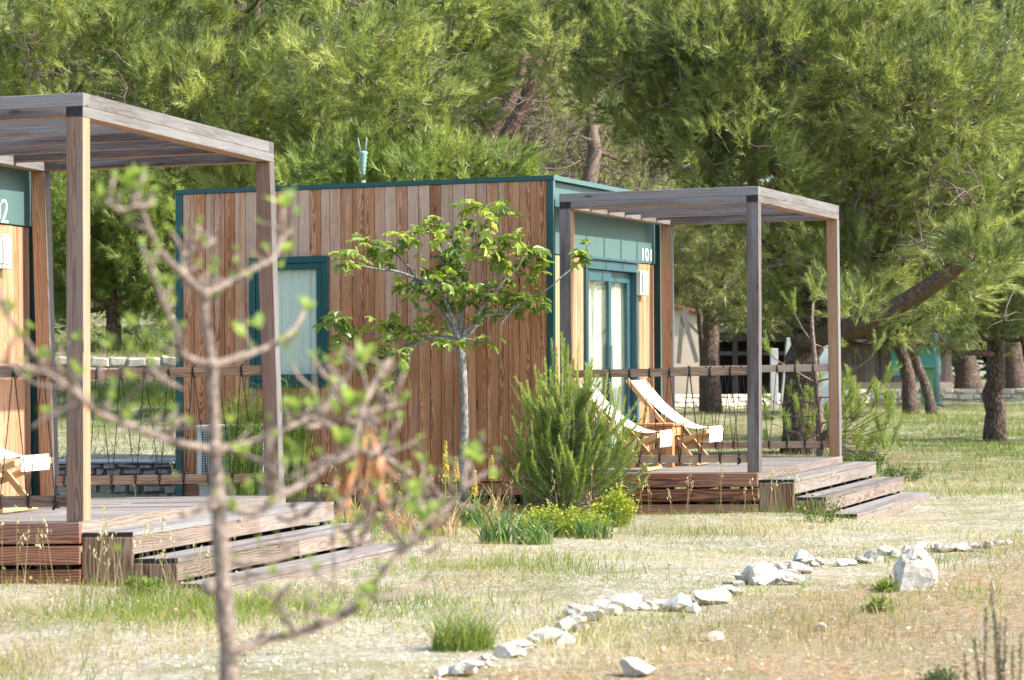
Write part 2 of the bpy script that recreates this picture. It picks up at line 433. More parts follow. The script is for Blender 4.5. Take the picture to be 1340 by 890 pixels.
def ground_mat():
    n = NT('ground_soil'); pos = n.n('ShaderNodeNewGeometry').outputs['Position']
    sx = n.n('ShaderNodeSeparateXYZ'); n.l(pos, sx.inputs[0]); X, Y = sx.outputs[0], sx.outputs[1]
    big = n.noise(pos, .55, 4, .6); mid = n.noise(pos, 2.6, 4, .65); fine = n.noise(pos, 26, 5, .7); vf = n.noise(pos, 120, 3, .7)
    # side of the stone line
    s = n.math('SUBTRACT', n.math('MULTIPLY', n.math('ADD', X, .24), .907), n.math('MULTIPLY', n.math('SUBTRACT', Y, 12.5), .42))
    sn = n.math('ADD', s, n.math('MULTIPLY', n.math('SUBTRACT', mid, .5), 1.2))
    soil = n.ramp(sn, [(.0, 0.), (.35, 1.)])
    pale = n.ramp(fine, [(.3, (.15, .125, .08)), (.5, (.41, .365, .275)), (.66, (.63, .59, .50))])
    tan = n.ramp(fine, [(.3, (.10, .065, .035)), (.5, (.32, .235, .145)), (.66, (.53, .455, .34))])
    c = n.mix(soil, pale, tan)
    straw = n.ramp(vf, [(.3, (.20, .17, .085)), (.6, (.39, .345, .20))])
    c = n.mix(n.math('MULTIPLY', n.ramp(mid, [(.45, 0.), (.62, 1.)]), .65), c, straw)
    green = n.ramp(fine, [(.3, (.07, .095, .025)), (.65, (.18, .20, .07))])
    gm = n.ramp(n.math('ADD', n.math('MULTIPLY', big, .6), n.math('MULTIPLY', mid, .4)), [(.48, 0.), (.62, 1.)])
    far = n.ramp(n.math('MULTIPLY', Y, .01), [(.29, 0.), (.36, 1.)])
    gm2 = n.math('MAXIMUM', n.math('MULTIPLY', gm, .45), n.math('MULTIPLY', far, n.ramp(mid, [(.33, .2), (.55, .95)])))
    c = n.mix(gm2, c, green)
    pat = n.ramp(n.noise(pos, 1.2, 3, .6), [(.52, 0.), (.62, 1.)])
    c = n.mix(n.math('MULTIPLY', n.math('MULTIPLY', pat, far), .7), c, n.ramp(fine, [(.3, (.13, .085, .05)), (.65, (.30, .22, .14))]))
    h = n.math('ADD', n.math('MULTIPLY', fine, .7), n.math('MULTIPLY', vf, .3))
    return n.done(n.bsdf(c, .95, .1, h, 1., .05))
M['ground'] = ground_mat()
# ------------------------------------------------------------------ cabin
UE = -LL-GAP            # shell edge
UW = UE-.07             # recessed end wall face
def text_mesh(body, size, sx, depth=.004):
    cu = bpy.data.curves.new('number', 'FONT'); cu.body = body; cu.size = size; cu.extrude = depth; cu.align_x = 'LEFT'; cu.offset = -.014
    ob = bpy.data.objects.new('number', cu); COL.objects.link(ob)
    dg = bpy.context.evaluated_depsgraph_get(); me = bpy.data.meshes.new_from_object(ob.evaluated_get(dg))
    vs = [(v.co.x*sx, v.co.y, v.co.z) for v in me.vertices]; fs = [tuple(p.vertices) for p in me.polygons]
    bpy.data.objects.remove(ob); bpy.data.meshes.remove(me)
    return vs, fs

def curtain_mb(mp3, a0, a1, z0, z1, amp=.025, waves=9, seed=0):
    """pleated sheet: mp3(a, depth, z)"""
    rr = random.Random(seed); mb = MB(); n = 90; ph = [rr.uniform(0, 6) for _ in range(3)]
    P = []
    for i in range(n+1):
        t = i/n; a = a0+(a1-a0)*t
        d = amp*(math.sin(2*math.pi*waves*t+ph[0])+.5*math.sin(2*math.pi*waves*1.7*t+ph[1]))
        P.append(mp3(a, d, z0)); P.append(mp3(a+.01*math.sin(9*t), d*.7, z1))
    mb.poly(P, [(2*i, 2*i+2, 2*i+3, 2*i+1) for i in range(n)], smooth=True)
    return mb

def cabin(k, num, label):
    f = cabmap(k, .3); u1 = UE; u0 = UE-LC; v0 = -.0111; v1 = v0+WC; zt = HC; zb = ZB
    root = empty('cabin', f((u0+u1)/2, (v0+v1)/2, zb-.3), label, 'cabin')
    T = .075
    # shell: teal metal hood round the box (front strips, top, end lips)
    s = MB()
    s.box(f, (u0, u0+T), (v0, v1), (zb-.26, zt-.045), 'z')                       # far side wall lip
    s.box(f, (u0+T+.002, UW-.05), (v1-.05, v1), (zb-.26, zt-.047), 'z')                # rear wall
    s.build('shell', M['teal'], root, bevel=.004); s = MB()
    s.box(f, (u1-.067, u1), (v0, v0+.055), (zb-.02, zt-.045), 'z', fm={'+u': 1})  # near corner trim: only its +u face takes the lighter header colour
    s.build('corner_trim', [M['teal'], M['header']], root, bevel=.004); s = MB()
    s.box(f, (u1-.16, u1), (v1-.055, v1), (zb-.02, zt-.045), 'z', fm={'+u': 1})                 # rear end corner trim, +u face lighter like the header
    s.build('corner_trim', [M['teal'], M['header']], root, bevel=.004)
    r = MB(); r.box(f, (u0-.004, u1+.004), (v0-.004, v1+.004), (zt-.043, zt), 'u', fm={'+u': 1})  # roof edge is lighter on the +u face alone
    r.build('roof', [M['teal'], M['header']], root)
    # core behind the boards
    c = MB()
    c.box(f, (u0+T+.004, UW-.03), (v0+.034, v0+.07), (zb, .95), 'u')
    # front wall opening for the window
    wx0, wz1 = on_plane_v(0, 324.2, 337.8, v0); wx1, wz0 = on_plane_v(0, 431, 506.4, v0)
    wz0 -= 0; fr = .115
    wu0, wu1 = wx0+.02, wx1-.005
    cc = MB()
    for (a, b, z0, z1) in ((u0+T+.004, wu0+.05, zb, zt-.05), (wu1-.05, UW-.03, zb, zt-.05), (wu0+.05, wu1-.05, zb, wz0+.05), (wu0+.05, wu1-.05, wz1-.05, zt-.05)):
        cc.box(f, (a, b), (v0+.034, v0+.07), (z0, z1), 'u')
    cc.box(f, (u0+T+.004, UW-.05), (v0+.08, v1-.06), (zb-.05, zb-.005), 'u')        # floor
    cc.build('wall_core', M['dark'], root)
    # vertical boards on the long wall, butted round the window
    cl = MB(); u = u0+T+.003; end = u1-.069; rnd = random.Random(5+k)
    while u < end-.01:
        w = rnd.choice([.095, .108, .112, .108, .118]); b = min(u+w, end)
        if end-b < .05: b = end
        dv = rnd.uniform(0, .005); rd = rnd.random()
        spans = [(zb+rnd.uniform(-.004, .004), zt-.047)]
        if b > wu0+.012 and u < wu1-.012:
            spans = [(zb+rnd.uniform(-.004, .004), wz0+.012), (wz1-.012, zt-.047)]
            if u < wu0-.004: cl.box(f, (u+.0025, wu0+.004), (v0+.006+dv, v0+.030), (wz0+.013, wz1-.013), 'z', rnd=rd)
            if b > wu1+.004: cl.box(f, (wu1-.004, b-.0025), (v0+.006+dv, v0+.030), (wz0+.013, wz1-.013), 'z', rnd=rd)
        for z0, z1 in spans:
            a_, b_ = u+.0025, b-.0025
            cl.box(f, (a_, b_), (v0+.006+dv, v0+.030), (z0, z1), 'z', rnd=rd)
        u = b
    cl.build('cladding', M['clad'], root, bevel=.002)
    sk = MB(); sk.box(f, (u0+.02, u1-.05), (v0+.03, v0+.06), (zb-.125, zb-.008), 'u'); sk.box(f, (u0+.02, u1-.05), (v0+.06, v0+.09), (zb-.33, zb-.22), 'u')
    sk.build('skirting_board', M['fascia'], root, bevel=.003)
    pl = MB()
    for i in range(5):
        uu = u0+.3+i*(LC-.6)/4
        for vv in (v0+.3, v1-.4): pl.box(f, (uu-.08, uu+.08), (vv-.08, vv+.08), (zb-.55, zb-.055), 'z')
    pl.build('foundation_pier', M['concrete'], root)
    # window
    W = MB(); d0 = v0-.022
    def ring(mb, a0, a1, b0, b1, t, va, vb):
        mb.box(f, (a0, a1), (va, vb), (b1-t, b1), 'u'); mb.box(f, (a0, a1), (va, vb), (b0, b0+t), 'u')
        mb.box(f, (a0, a0+t), (va, vb), (b0+t, b1-t), 'z'); mb.box(f, (a1-t, a1), (va, vb), (b0+t, b1-t), 'z')
    ring(W, wu0, wu1, wz0, wz1, .062, d0, v0+.03)
    win = W.build('window', M['teal'], root, bevel=.004)
    W2 = MB(); ring(W2, wu0+.064, wu1-.064, wz0+.064, wz1-.064, .062, d0+.014, v0+.05); W2.build('window_frame', M['teal'], win, bevel=.004)
    p = MB(); p.box(f, (wu0+.12, wu1-.12), (v0+.02, v0+.026), (wz0+.12, wz1-.12)); p.build('pane', M['glass'], win)
    for (a0, a1, sd) in ((wu0+.06, wu0+.30, 3), (wu0+.285, wu1-.06, 8)):
        curtain_mb(lambda a, d, z: f(a, v0+.060+d*.5, z), a0, a1, wz0+.02, wz1-.04, .014, 5 if sd == 3 else 7, sd).build('curtain', M['curtain'], win, fixn=False)
    # end wall
    hz0 = on_plane_u(0, 832.6, 343.5, UW)[1]; hz0 = max(1.9, min(2.2, hz0))
    dv0 = on_plane_u(0, 763.9, 400, UW)[0]; dv1 = on_plane_u(0, 832.2, 400, UW)[0]
    dz1 = hz0-.02
    ve0, ve1 = v0+.057, v1-.057
    e = MB(); e2 = MB(); v = ve0
    while v < ve1-.01:
        b = min(v+.098, ve1); rd = random.random()
        if b <= dv0+.001 or v >= dv1-.001: segs = [(v, b)]
        elif v < dv0: segs = [(v, dv0-.004)]
        elif b > dv1: segs = [(dv1+.004, b)]
        else: segs = []
        for a_, b_ in segs:
            if b_-a_ > .012: (e if a_ < dv0 else e2).box(f, (UW-.022, UW-random.uniform(0, .004)), (a_+.002, b_-.002), (zb+.075, hz0-.006), 'z', rnd=rd)
        v = b
    for q in (e, e2): q.build('end_cladding', M['end_clad'], root, bevel=.002)
    h = MB(); h.box(f, (UW-.03, UW+.012), (ve0, ve1), (hz0, zt-.045), 'v')
    hd = h.build('header_panel', M['header'], root, bevel=.003)
    bk = MB()
    bk.box(f, (UW-.05, UW-.026), (ve0, dv0+.02), (zb, hz0), 'z'); bk.box(f, (UW-.05, UW-.026), (dv1-.02, ve1), (zb, hz0), 'z')
    bk.build('wall_backing', M['dark'], root)
    # number on the header
    px0, px1, pyb, pyt = (840.6, 852., 342.5, 326) if k == 0 else (-14.5, 9.8, 289.5, 261.5)
    va, za = on_plane_u(k, px0, pyb+ (0 if k else -1.5), UW+.014); vb, zb_ = on_plane_u(k, px1, pyt, UW+.014)
    vs, fs = text_mesh(num, 1., 1.)
    xs = [q[0] for q in vs]; ys = [q[1] for q in vs]; x0_, x1_, y0_, y1_ = min(xs), max(xs), min(ys), max(ys)
    tm = MB(); tm.poly([f(UW+.014+q[2], va+(q[0]-x0_)/(x1_-x0_)*(vb-va), za+(q[1]-y0_)/(y1_-y0_)*(zb_-za)) for q in vs], fs)
    tm.build('number', M['lettering'], hd)
    # sliding door
    D = MB(); uo = UW+.03; ui = UW-.055
    D.box(f, (ui, uo), (dv0, dv1), (dz1-.09, dz1), 'v'); D.box(f, (ui, uo), (dv0, dv0+.075), (.0, dz1-.092), 'z')
    D.box(f, (ui, uo), (dv1-.075, dv1), (.0, dz1-.092), 'z'); D.box(f, (ui, uo+.02), (dv0+.077, dv1-.077), (.0, .035), 'v')
    D.box(f, (UW+.012, UW+.055), (dv0-.12, dv1+.05), (dz1+.003, dz1+.028), 'v')     # drip rail above the door
    door = D.build('sliding_door', M['tealdoor'], root, bevel=.004)
    vm = (dv0+dv1)/2
    for (a, b, uu) in ((dv0+.077, vm+.04, UW-.004), (vm-.04, dv1-.077, UW-.044)):
        L_ = MB(); t = .085; u_a, u_b = uu-.034, uu
        L_.box(f, (u_a, u_b), (a, b), (dz1-.20, dz1-.094), 'v'); L_.box(f, (u_a, u_b), (a, b), (.04, .15), 'v')
        L_.box(f, (u_a, u_b), (a, a+t), (.152, dz1-.202), 'z'); L_.box(f, (u_a, u_b), (b-t, b), (.152, dz1-.202), 'z')
        L_.build('door_frame', M['tealdoor'], door, bevel=.003)
        g_ = MB(); g_.box(f, (uu-.020, uu-.014), (a+t-.01, b-t+.01), (.145, dz1-.195)); g_.build('pane', M['glass'], door)
    hn = MB(); hn.box(f, (UW, UW+.03), (vm-.02, vm+.005), (.95, 1.2), 'z'); hn.build('handle', M['ac'], door, bevel=.004)
    for (a, b, sd, wv) in ((dv0-.12, dv0+1.02, 4, 10), (vm+.30, dv1+.45, 6, 9)):
        curtain_mb(lambda q, d, z: f(UW-.115+d*.8, q, z), a, b, .06, dz1-.12, .035, wv, sd).build('curtain', M['curtain'], door, fixn=False)
    # lamp
    xa, ya = (838.8, 353) if k == 0 else (-9, 303)
    la, lz1 = on_plane_u(0, 838.8, 354, UW+.075); lz0 = lz1-.255; lb = la+.30
    la += .0
    lm = MB(); lm.box(f, (UW+.002, UW+.072), (la, lb), (lz0, lz1), 'z'); lamp = lm.build('wall_lamp', M['lamp'], root, bevel=.006)
    lp = MB(); lp.box(f, (UW+.073, UW+.081), (la+.06, lb-.06), (lz0+.035, lz1-.035), 'z'); lp.build('lamp_cover', M['lamp'], lamp, bevel=.004)
    # inside: pale room so that the panes do not look into a void
    ins = MB()
    ins.box(f, (u0+T+.006, u0+T+.03), (v0+.08, v1-.06), (zb, zt-.06)); ins.box(f, (u0+T+.04, UW-.06), (v1-.09, v1-.06), (zb, zt-.06))
    ins.build('inner_wall', M['white'], root)
    return root

# ------------------------------------------------------------------ deck with steps
def deck(k, label):
    f = cabmap(k); u0 = UE-.02 if k == 0 else UE-.02; v0, v1 = -.03, WW+.02
    uL = UE+.004
    root = empty('wooden_deck', f(-.9, WW/2, -.4), label, 'deck')
    d = MB(); v = v0
    while v < v1-.01:
        b = min(v+.135, v1); rd = random.random()
        # two lengths per row
        cut = random.choice([-.75, -1.2, None])
        for a_, b_ in (((uL, -.032),) if cut is None else ((uL, cut-.002), (cut+.002, -.032))):
            d.box(f, (a_, b_), (v+.003, b-.003), (-.028, random.uniform(-.002, .0)), 'u', rnd=random.random())
        v = b
    d.build('decking', M['deck'], root, bevel=.002)
    zs = [(-.127, -.001), (-.255, -.143), (-.385, -.285)]
    for i, (a, b) in enumerate(zs):
        m = MB(); m.box(f, (uL, -.003), (v0-.030, v0-.002), (a, b), 'u', jit=.002); m.build('fascia_board', M['fascia'], root, bevel=.003)
    e = MB(); e.box(f, (-.030, .0), (v0+.0, (v0+v1)/2-.2), (-.13, .002), 'v'); e.box(f, (-.030, .0), ((v0+v1)/2-.197, v1), (-.13, .002), 'v')
    e.build('edge_board', M['riser'], root, bevel=.003)
    # joists, bearers
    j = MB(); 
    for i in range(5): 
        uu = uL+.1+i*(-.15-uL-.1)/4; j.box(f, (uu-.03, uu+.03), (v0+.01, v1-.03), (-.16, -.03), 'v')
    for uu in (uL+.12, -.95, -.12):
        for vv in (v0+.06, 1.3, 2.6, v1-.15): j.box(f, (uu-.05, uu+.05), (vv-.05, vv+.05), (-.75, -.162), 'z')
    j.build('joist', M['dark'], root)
    # steps towards the path
    us = [.0, .335, .62, .905]; zt = [-.062, -.222, -.375]
    vs1 = [v1+.12, v1+.10, v1+.03]
    for i in range(3):
        ua, ub = us[i]+.002, us[i+1]; z = zt[i]; vb = vs1[i]; va = v0-.005
        t = MB(); nb = 2 if i else 3; w = (ub-ua)/nb
        for q in range(nb): t.box(f, (ua+q*w+.003, ua+(q+1)*w-.003), (va, vb), (z-.028, z), 'v', fm={'-v': 1, '+v': 1}, jit=.0015)
        st = t.build('step', [M['deck'], M['endgrain']], root, bevel=.002)
        r = MB(); half = va+(vb-va)*.58
        zr = z-.135 if i < 2 else z-.16
        r.box(f, (ub-.030, ub-.004), (va+.004, half-.001), (zr, z-.030), 'v'); r.box(f, (ub-.030, ub-.004), (half+.001, vb-.004), (zr, z-.030), 'v')
        r.build('riser', M['riser'], st, bevel=.003)
        c = MB(); n = 3 if i == 0 else 3; w = (ub-.004-ua)/n
        for q in range(n): c.box(f, (ua+q*w+.0025, ua+(q+1)*w-.0025), (va-.006, va+.02), (-.66 if i < 2 else -.64, z-.032), 'z', jit=.002)
        c.build('side_panel', M['cheek'], st, bevel=.003)
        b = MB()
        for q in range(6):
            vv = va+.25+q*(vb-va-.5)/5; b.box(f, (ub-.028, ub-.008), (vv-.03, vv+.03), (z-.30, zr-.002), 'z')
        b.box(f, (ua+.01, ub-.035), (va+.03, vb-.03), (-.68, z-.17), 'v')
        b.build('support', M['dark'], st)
    return root

# ------------------------------------------------------------------ pergola with its rope railing
def pergola(k, label):
    f = cabmap(k); p = PP; zb = HH-BH
    root = empty('pergola', f(-.9, WW/2, 0), label, 'pergola')
    dark = M['weather']; posts = [
        ((-p, 0), (0, p), [M['brown'], M['tan']] if k else [M['weather'], M['pale']]),
        ((-p, 0), (WW-p, WW), [M['tan'], M['pale']] if k == 0 else [M['brown'], M['pale']]),
        ((-LL, -LL+p), (0, p), [M['weather'], M['tan']]),
        ((-LL, -LL+p), (WW-p, WW), [M['tan'], M['pale']])]
    for (u, v, mm) in posts:
        b = MB(); b.box(f, u, v, (.001, zb-.002), 'z', mat=0, fm={'+u': 1}); b.build('post', mm, root, bevel=.004)
        # dark end block of the lapped joint
    lap = .066
    W = [M['weather'], M['tan'], M['pale'], M['endgrain']]
    # front and back beams (along u); half lapped over the side beams
    for v in ((0, p), (WW-p, WW)):
        b = MB()
        b.box(f, (-LL, 0), v, (zb+lap, HH), 'u', 0, {'-z': 1, '+u': 2, '+z': 2})
        b.box(f, (-LL+p+.001, -p-.001), v, (zb, zb+lap-.001), 'u', 0, {'-z': 1})
        b.build('beam', W, root, bevel=.003)
    for u in ((-p, 0), (-LL, -LL+p)):
        b = MB()
        b.box(f, u, (p+.001, WW-p-.001), (zb+lap, HH), 'v', 2, {'-z': 1, '-u': 0})
        b.box(f, (u[0]+.001, u[1]-.001), (.001, WW-.001), (zb, zb+lap-.001), 'v', 2, {'-z': 1, '-u': 0, '-v': 3, '+v': 3})
        b.build('beam', W, root, bevel=.003)
    for i in range(5):
        v = p/2+(WW-p)*(i+1)/6
        b = MB(); b.box(f, (-LL+p+.001, -p-.001), (v-.022, v+.022), (zb+.022, HH-.012), 'u', 0, {'-z': 1}, jit=.003)
        b.build('rafter', W, root, bevel=.002)
    # railings: front and rear
    for (vv, mats) in ((p/2, [M['brown'], M['tan']] if k else [M['railwood'], M['railwood']]), (WW-p/2, [M['railwood'], M['railwood']])):
        r = MB(); r.box(f, (-LL+p+.001, -p-.001), (vv-.03, vv+.03), (.885, .958), 'u', 0, {'+z': 1} if k == 0 else None, jit=.003)
        rail = r.build('railing', mats, root, bevel=.004)
        r2 = MB(); r2.box(f, (-LL+p+.001, -p-.001), (vv-.025, vv+.025), (.092, .160), 'u', 0, jit=.003)
        r2.build('bottom_rail', mats, rail, bevel=.004)
        rp = MB(); n = 9; step = .19; u = -p-.08; pts = []; top = False
        c = u
        seq = [(u, .10)]
        q = u-.085; hi = True
        while q > -LL+p+.03:
            seq.append((q, .965 if hi else .085)); q -= .095; hi = not hi
        for (a, b) in zip(seq[:-1], seq[1:]):
            rp.tube([f(a[0], vv-.034, a[1]), f((a[0]+b[0])/2+.004, vv-.033, (a[1]+b[1])/2), f(b[0], vv-.034, b[1])], .0036, 6, cap=False)
        for (uu, zz) in seq:
            zc = .922 if zz > .5 else .126; hh = .046 if zz > .5 else .043
            lo = [f(uu+.004*math.cos(t), vv+.040*math.cos(t), zc+hh*math.sin(t)) for t in np.linspace(0, 2*math.pi, 13)]
            rp.tube(lo, .0042, 6, cap=False)
        # knot at the start
        rp.tube([f(u-.012, vv-.036, .13), f(u+.012, vv-.05, .115), f(u, vv-.04, .10), f(u-.01, vv-.05, .075)], .010, 6)
        rp.build('rope', M['black'], rail)
    return root

cabin(0, '101', 'brown vertical board cabin with teal trim, a teal framed window and number 101')
cabin(1, '102', 'cabin numbered 102, mostly cut off, with orange boards and a lamp beside the near deck')
deck(0, 'three-step wooden deck by cabin 101, behind the young pine bush')
deck(1, 'near wooden deck with three wide steps running behind the blurred sapling')
pergola(0, 'grey weathered timber pergola over two canvas deck chairs at cabin 101')
pergola(1, 'large near timber pergola with brown front post beside cabin 102')

# ------------------------------------------------------------------ deck chairs
def chair(k, u, v, label, rot=0., group=None, back=.82, w=.56, sx=.86):
    """folding canvas chair facing +u; (u, v) is the near rear foot"""
    f0 = cabmap(k); cr, sr = math.cos(rot), math.sin(rot)
    def g(x, y, z):
        x = x*sx
        return f0(u+x*cr-y*sr, v+x*sr+y*cr, z)
    root = empty('deck_chair', g(.45, w/2, 0), label, 'deck chair', group)
    bw, bh = .028, .045
    A0, A1 = (.0, back), (.80, .02)            # back frame: top, front foot
    B0, B1 = (.92, .335), (.02, .05)           # seat frame: front, rear foot
    fr = MB()
    for y in (.02, w-.02): fr.beam(g(A0[0]-.02, y, A0[1]+.03), g(*(A1[0], y, A1[1])), bw, bh, (0, .0, 1))
    fr.beam(g(A0[0], 0, A0[1]), g(A0[0], w, A0[1]), .03, .03); fr.beam(g(A1[0], 0, .022), g(A1[0], w, .022), .035, .03)
    fr.build('back_frame', M['chairwood'], root, bevel=.004)
    s = MB()
    for y in (-.015, w+.015): s.beam(g(B0[0]+.01, y, B0[1]), g(B1[0], y, B1[1]), bw, bh)
    s.beam(g(B0[0], -.03, B0[1]), g(B0[0], w+.03, B0[1]), .03, .04); s.beam(g(B1[0], -.03, .03), g(B1[0], w+.03, .03), .03, .03)
    s.build('seat_frame', M['chairwood'], root, bevel=.004)
    pr = MB()
    mx, mz = A0[0]+(A1[0]-A0[0])*.30, A0[1]+(A1[1]-A0[1])*.30
    for y in (-.05, w+.05): pr.beam(g(mx, y, mz), g(.13, y, .105), .02, .035)
    pr.build('prop', M['chairwood'], root, bevel=.003)
    c = MB(); n = 22; P = []
    for i in range(n+1):
        t = i/n; x = A0[0]+.01+(B0[0]+.01-A0[0])*t; z = A0[1]+.02+(B0[1]+.025-A0[1])*t - .20*4*t*(1-t)*(.75+.5*t)*.72
        P += [g(x, .045, z), g(x, w-.045, z)]
    P += [g(B0[0]+.028, .045, B0[1]-.02), g(B0[0]+.028, w-.045, B0[1]-.02), g(B0[0]+.024, .047, B0[1]-(.11 if k == 0 else .06)), g(B0[0]+.024, w-.047, B0[1]-(.11 if k == 0 else .06))]
    q = len(P)//2
    c.poly(P, [(2*i, 2*i+2, 2*i+3, 2*i+1) for i in range(q-1)], smooth=False)
    o = c.build('canvas', M['canvas'], root, fixn=False)
    sd = o.modifiers.new('t', 'SOLIDIFY'); sd.thickness = .004
    return root
chair(0, -1.68, 1.62, 'canvas deck chair standing behind the small wooden table', -.03)
chair(0, -1.82, .24, 'canvas deck chair nearest the front rope railing of cabin 101', .02)
chair(1, -1.74, 1.15, 'canvas deck chair on the near deck beside cabin 102', .0)

# low wooden table between the chairs
def table():
    f = cabmap(0)
    u, v = on_plane_z(0, 819.6, 612); root = empty('small_table', f(u+.3, v+.25, 0), 'low orange wooden table between two canvas deck chairs', 'table')
    u1 = u+.46; v1 = v+.42
    for (a, b) in ((u, v), (u1-.07, v), (u, v1-.07), (u1-.07, v1-.07)):
        m = MB(); m.box(f, (a, a+.075), (b, b+.07), (.002, .395), 'z'); m.build('leg', M['cratewood'], root, bevel=.004)
    m = MB()
    for i in range(4): m.box(f, (u-.02, u1+.02), (v-.02+i*.115, v-.02+i*.115+.110), (.397, .422), 'u')
    m.build('table_top', M['cratewood'], root, bevel=.003)
    m = MB(); m.box(f, (u+.076, u1-.072), (v+.005, v+.03), (.30, .394), 'u'); m.box(f, (u1-.03, u1-.005), (v+.072, v1-.072), (.30, .394), 'v')
    m.build('apron', M['cratewood'], root, bevel=.003)
    return root
table()
# ------------------------------------------------------------------ terrain
def terrain():
    def axis(a, b, fine0, fine1, st, coarse):
        xs = list(np.arange(fine0, fine1, st)); x = fine1; d = st
        while x < b: xs.append(x); d = min(d*1.15, coarse); x += d
        xs.append(b); x = fine0; d = st
        while x > a: d = min(d*1.15, coarse); x -= d; xs.insert(0, max(x, a))
        return np.array(sorted(set(xs)))
    xs = axis(-260, 260, -9, 13, .35, 18); ys = axis(-30, 420, 6, 50, .22, 16)
    X, Y = np.meshgrid(xs, ys); Z = G(X, Y)
    nx, ny = len(xs), len(ys)
    v = np.stack([X, Y, Z], -1).reshape(-1, 3)
    i = np.arange(nx*ny).reshape(ny, nx)
    q = np.stack([i[:-1, :-1], i[:-1, 1:], i[1:, 1:], i[1:, :-1]], -1).reshape(-1, 4)
    me = bpy.data.meshes.new('ground'); me.from_pydata(v.tolist(), [], q.tolist()); me.materials.append(M['ground'])
    me.polygons.foreach_set('use_smooth', [True]*len(me.polygons))
    o = bpy.data.objects.new('ground', me); COL.objects.link(o); tag(o, kind='structure')
terrain()

# ------------------------------------------------------------------ pine trees
def rotmats(D, roll):
    """matrices whose z column is the unit direction D"""
    D = D/np.linalg.norm(D, axis=1, keepdims=True)
    h = np.where(np.abs(D[:, 2:3]) > .95, np.array([[1., 0, 0]]), np.array([[0., 0, 1.]]))
    a = np.cross(h, D); a /= np.linalg.norm(a, axis=1, keepdims=True); b = np.cross(D, a)
    c, s = np.cos(roll)[:, None], np.sin(roll)[:, None]
    return np.stack([a*c+b*s, b*c-a*s, D], -1)
def shoot_proto(n, L, nl, w, spread=.75, seed=0, tipbias=.0):
    r = np.random.default_rng(seed)
    t = (r.random(n)**(1-.4*tipbias))*L; th = r.random(n)*2*np.pi; sp = spread*(.6+.7*r.random(n))*(1-.45*t/L)
    d = np.stack([np.sin(sp)*np.cos(th), np.sin(sp)*np.sin(th), np.cos(sp)], -1)
    b = np.zeros((n, 3)); b[:, 2] = t
    ln = nl*(.75+.5*r.random(n))[:, None]
    side = np.cross(d, r.normal(size=(n, 3))); side /= np.linalg.norm(side, axis=1, keepdims=True)
    return np.stack([b-side*w/2, b+side*w/2, b+d*ln], 1).reshape(-1, 3)    # n triangles
def place(protos, P, D, S, rng):
    """copies of the prototypes at P along D with scale S -> triangle corners, per-triangle owner"""
    n = len(P); R = rotmats(D, rng.random(n)*6.28); pick = rng.integers(0, len(protos), n)
    out = []; own = []
    for k, pr in enumerate(protos):
        ix = np.where(pick == k)[0]
        if len(ix) == 0: continue
        V = np.einsum('nij,vj->nvi', R[ix], pr)*S[ix][:, None, None] + P[ix][:, None, :]
        out.append(V.reshape(-1, 3)); own.append(np.repeat(ix, len(pr)//3))
    return np.concatenate(out), np.concatenate(own)

PROT_N = [shoot_proto(34, .24, .115, .0095, .72, s, .5) for s in range(5)]
PROT_F = [shoot_proto(20, .34, .16, .015, .9, 20+s, .4) for s in range(4)]
PROT_FF = [shoot_proto(12, .45, .24, .022, .95, 40+s, .3) for s in range(4)]

def curve(p0, p1, sag=.15, n=7, rng=RNG, wob=.05):
    p0, p1 = Vector(p0), Vector(p1); L = (p1-p0).length; out = []
    w = [Vector(rng.normal(size=3)*wob*L) for _ in range(2)]
    for i in range(n+1):
        t = i/n
        q = p0.lerp(p1, t) + Vector((0, 0, -sag*L*4*t*(1-t)*.5)) + w[0]*math.sin(math.pi*t) + w[1]*math.sin(2*math.pi*t)*.5
        out.append(q)
    return out

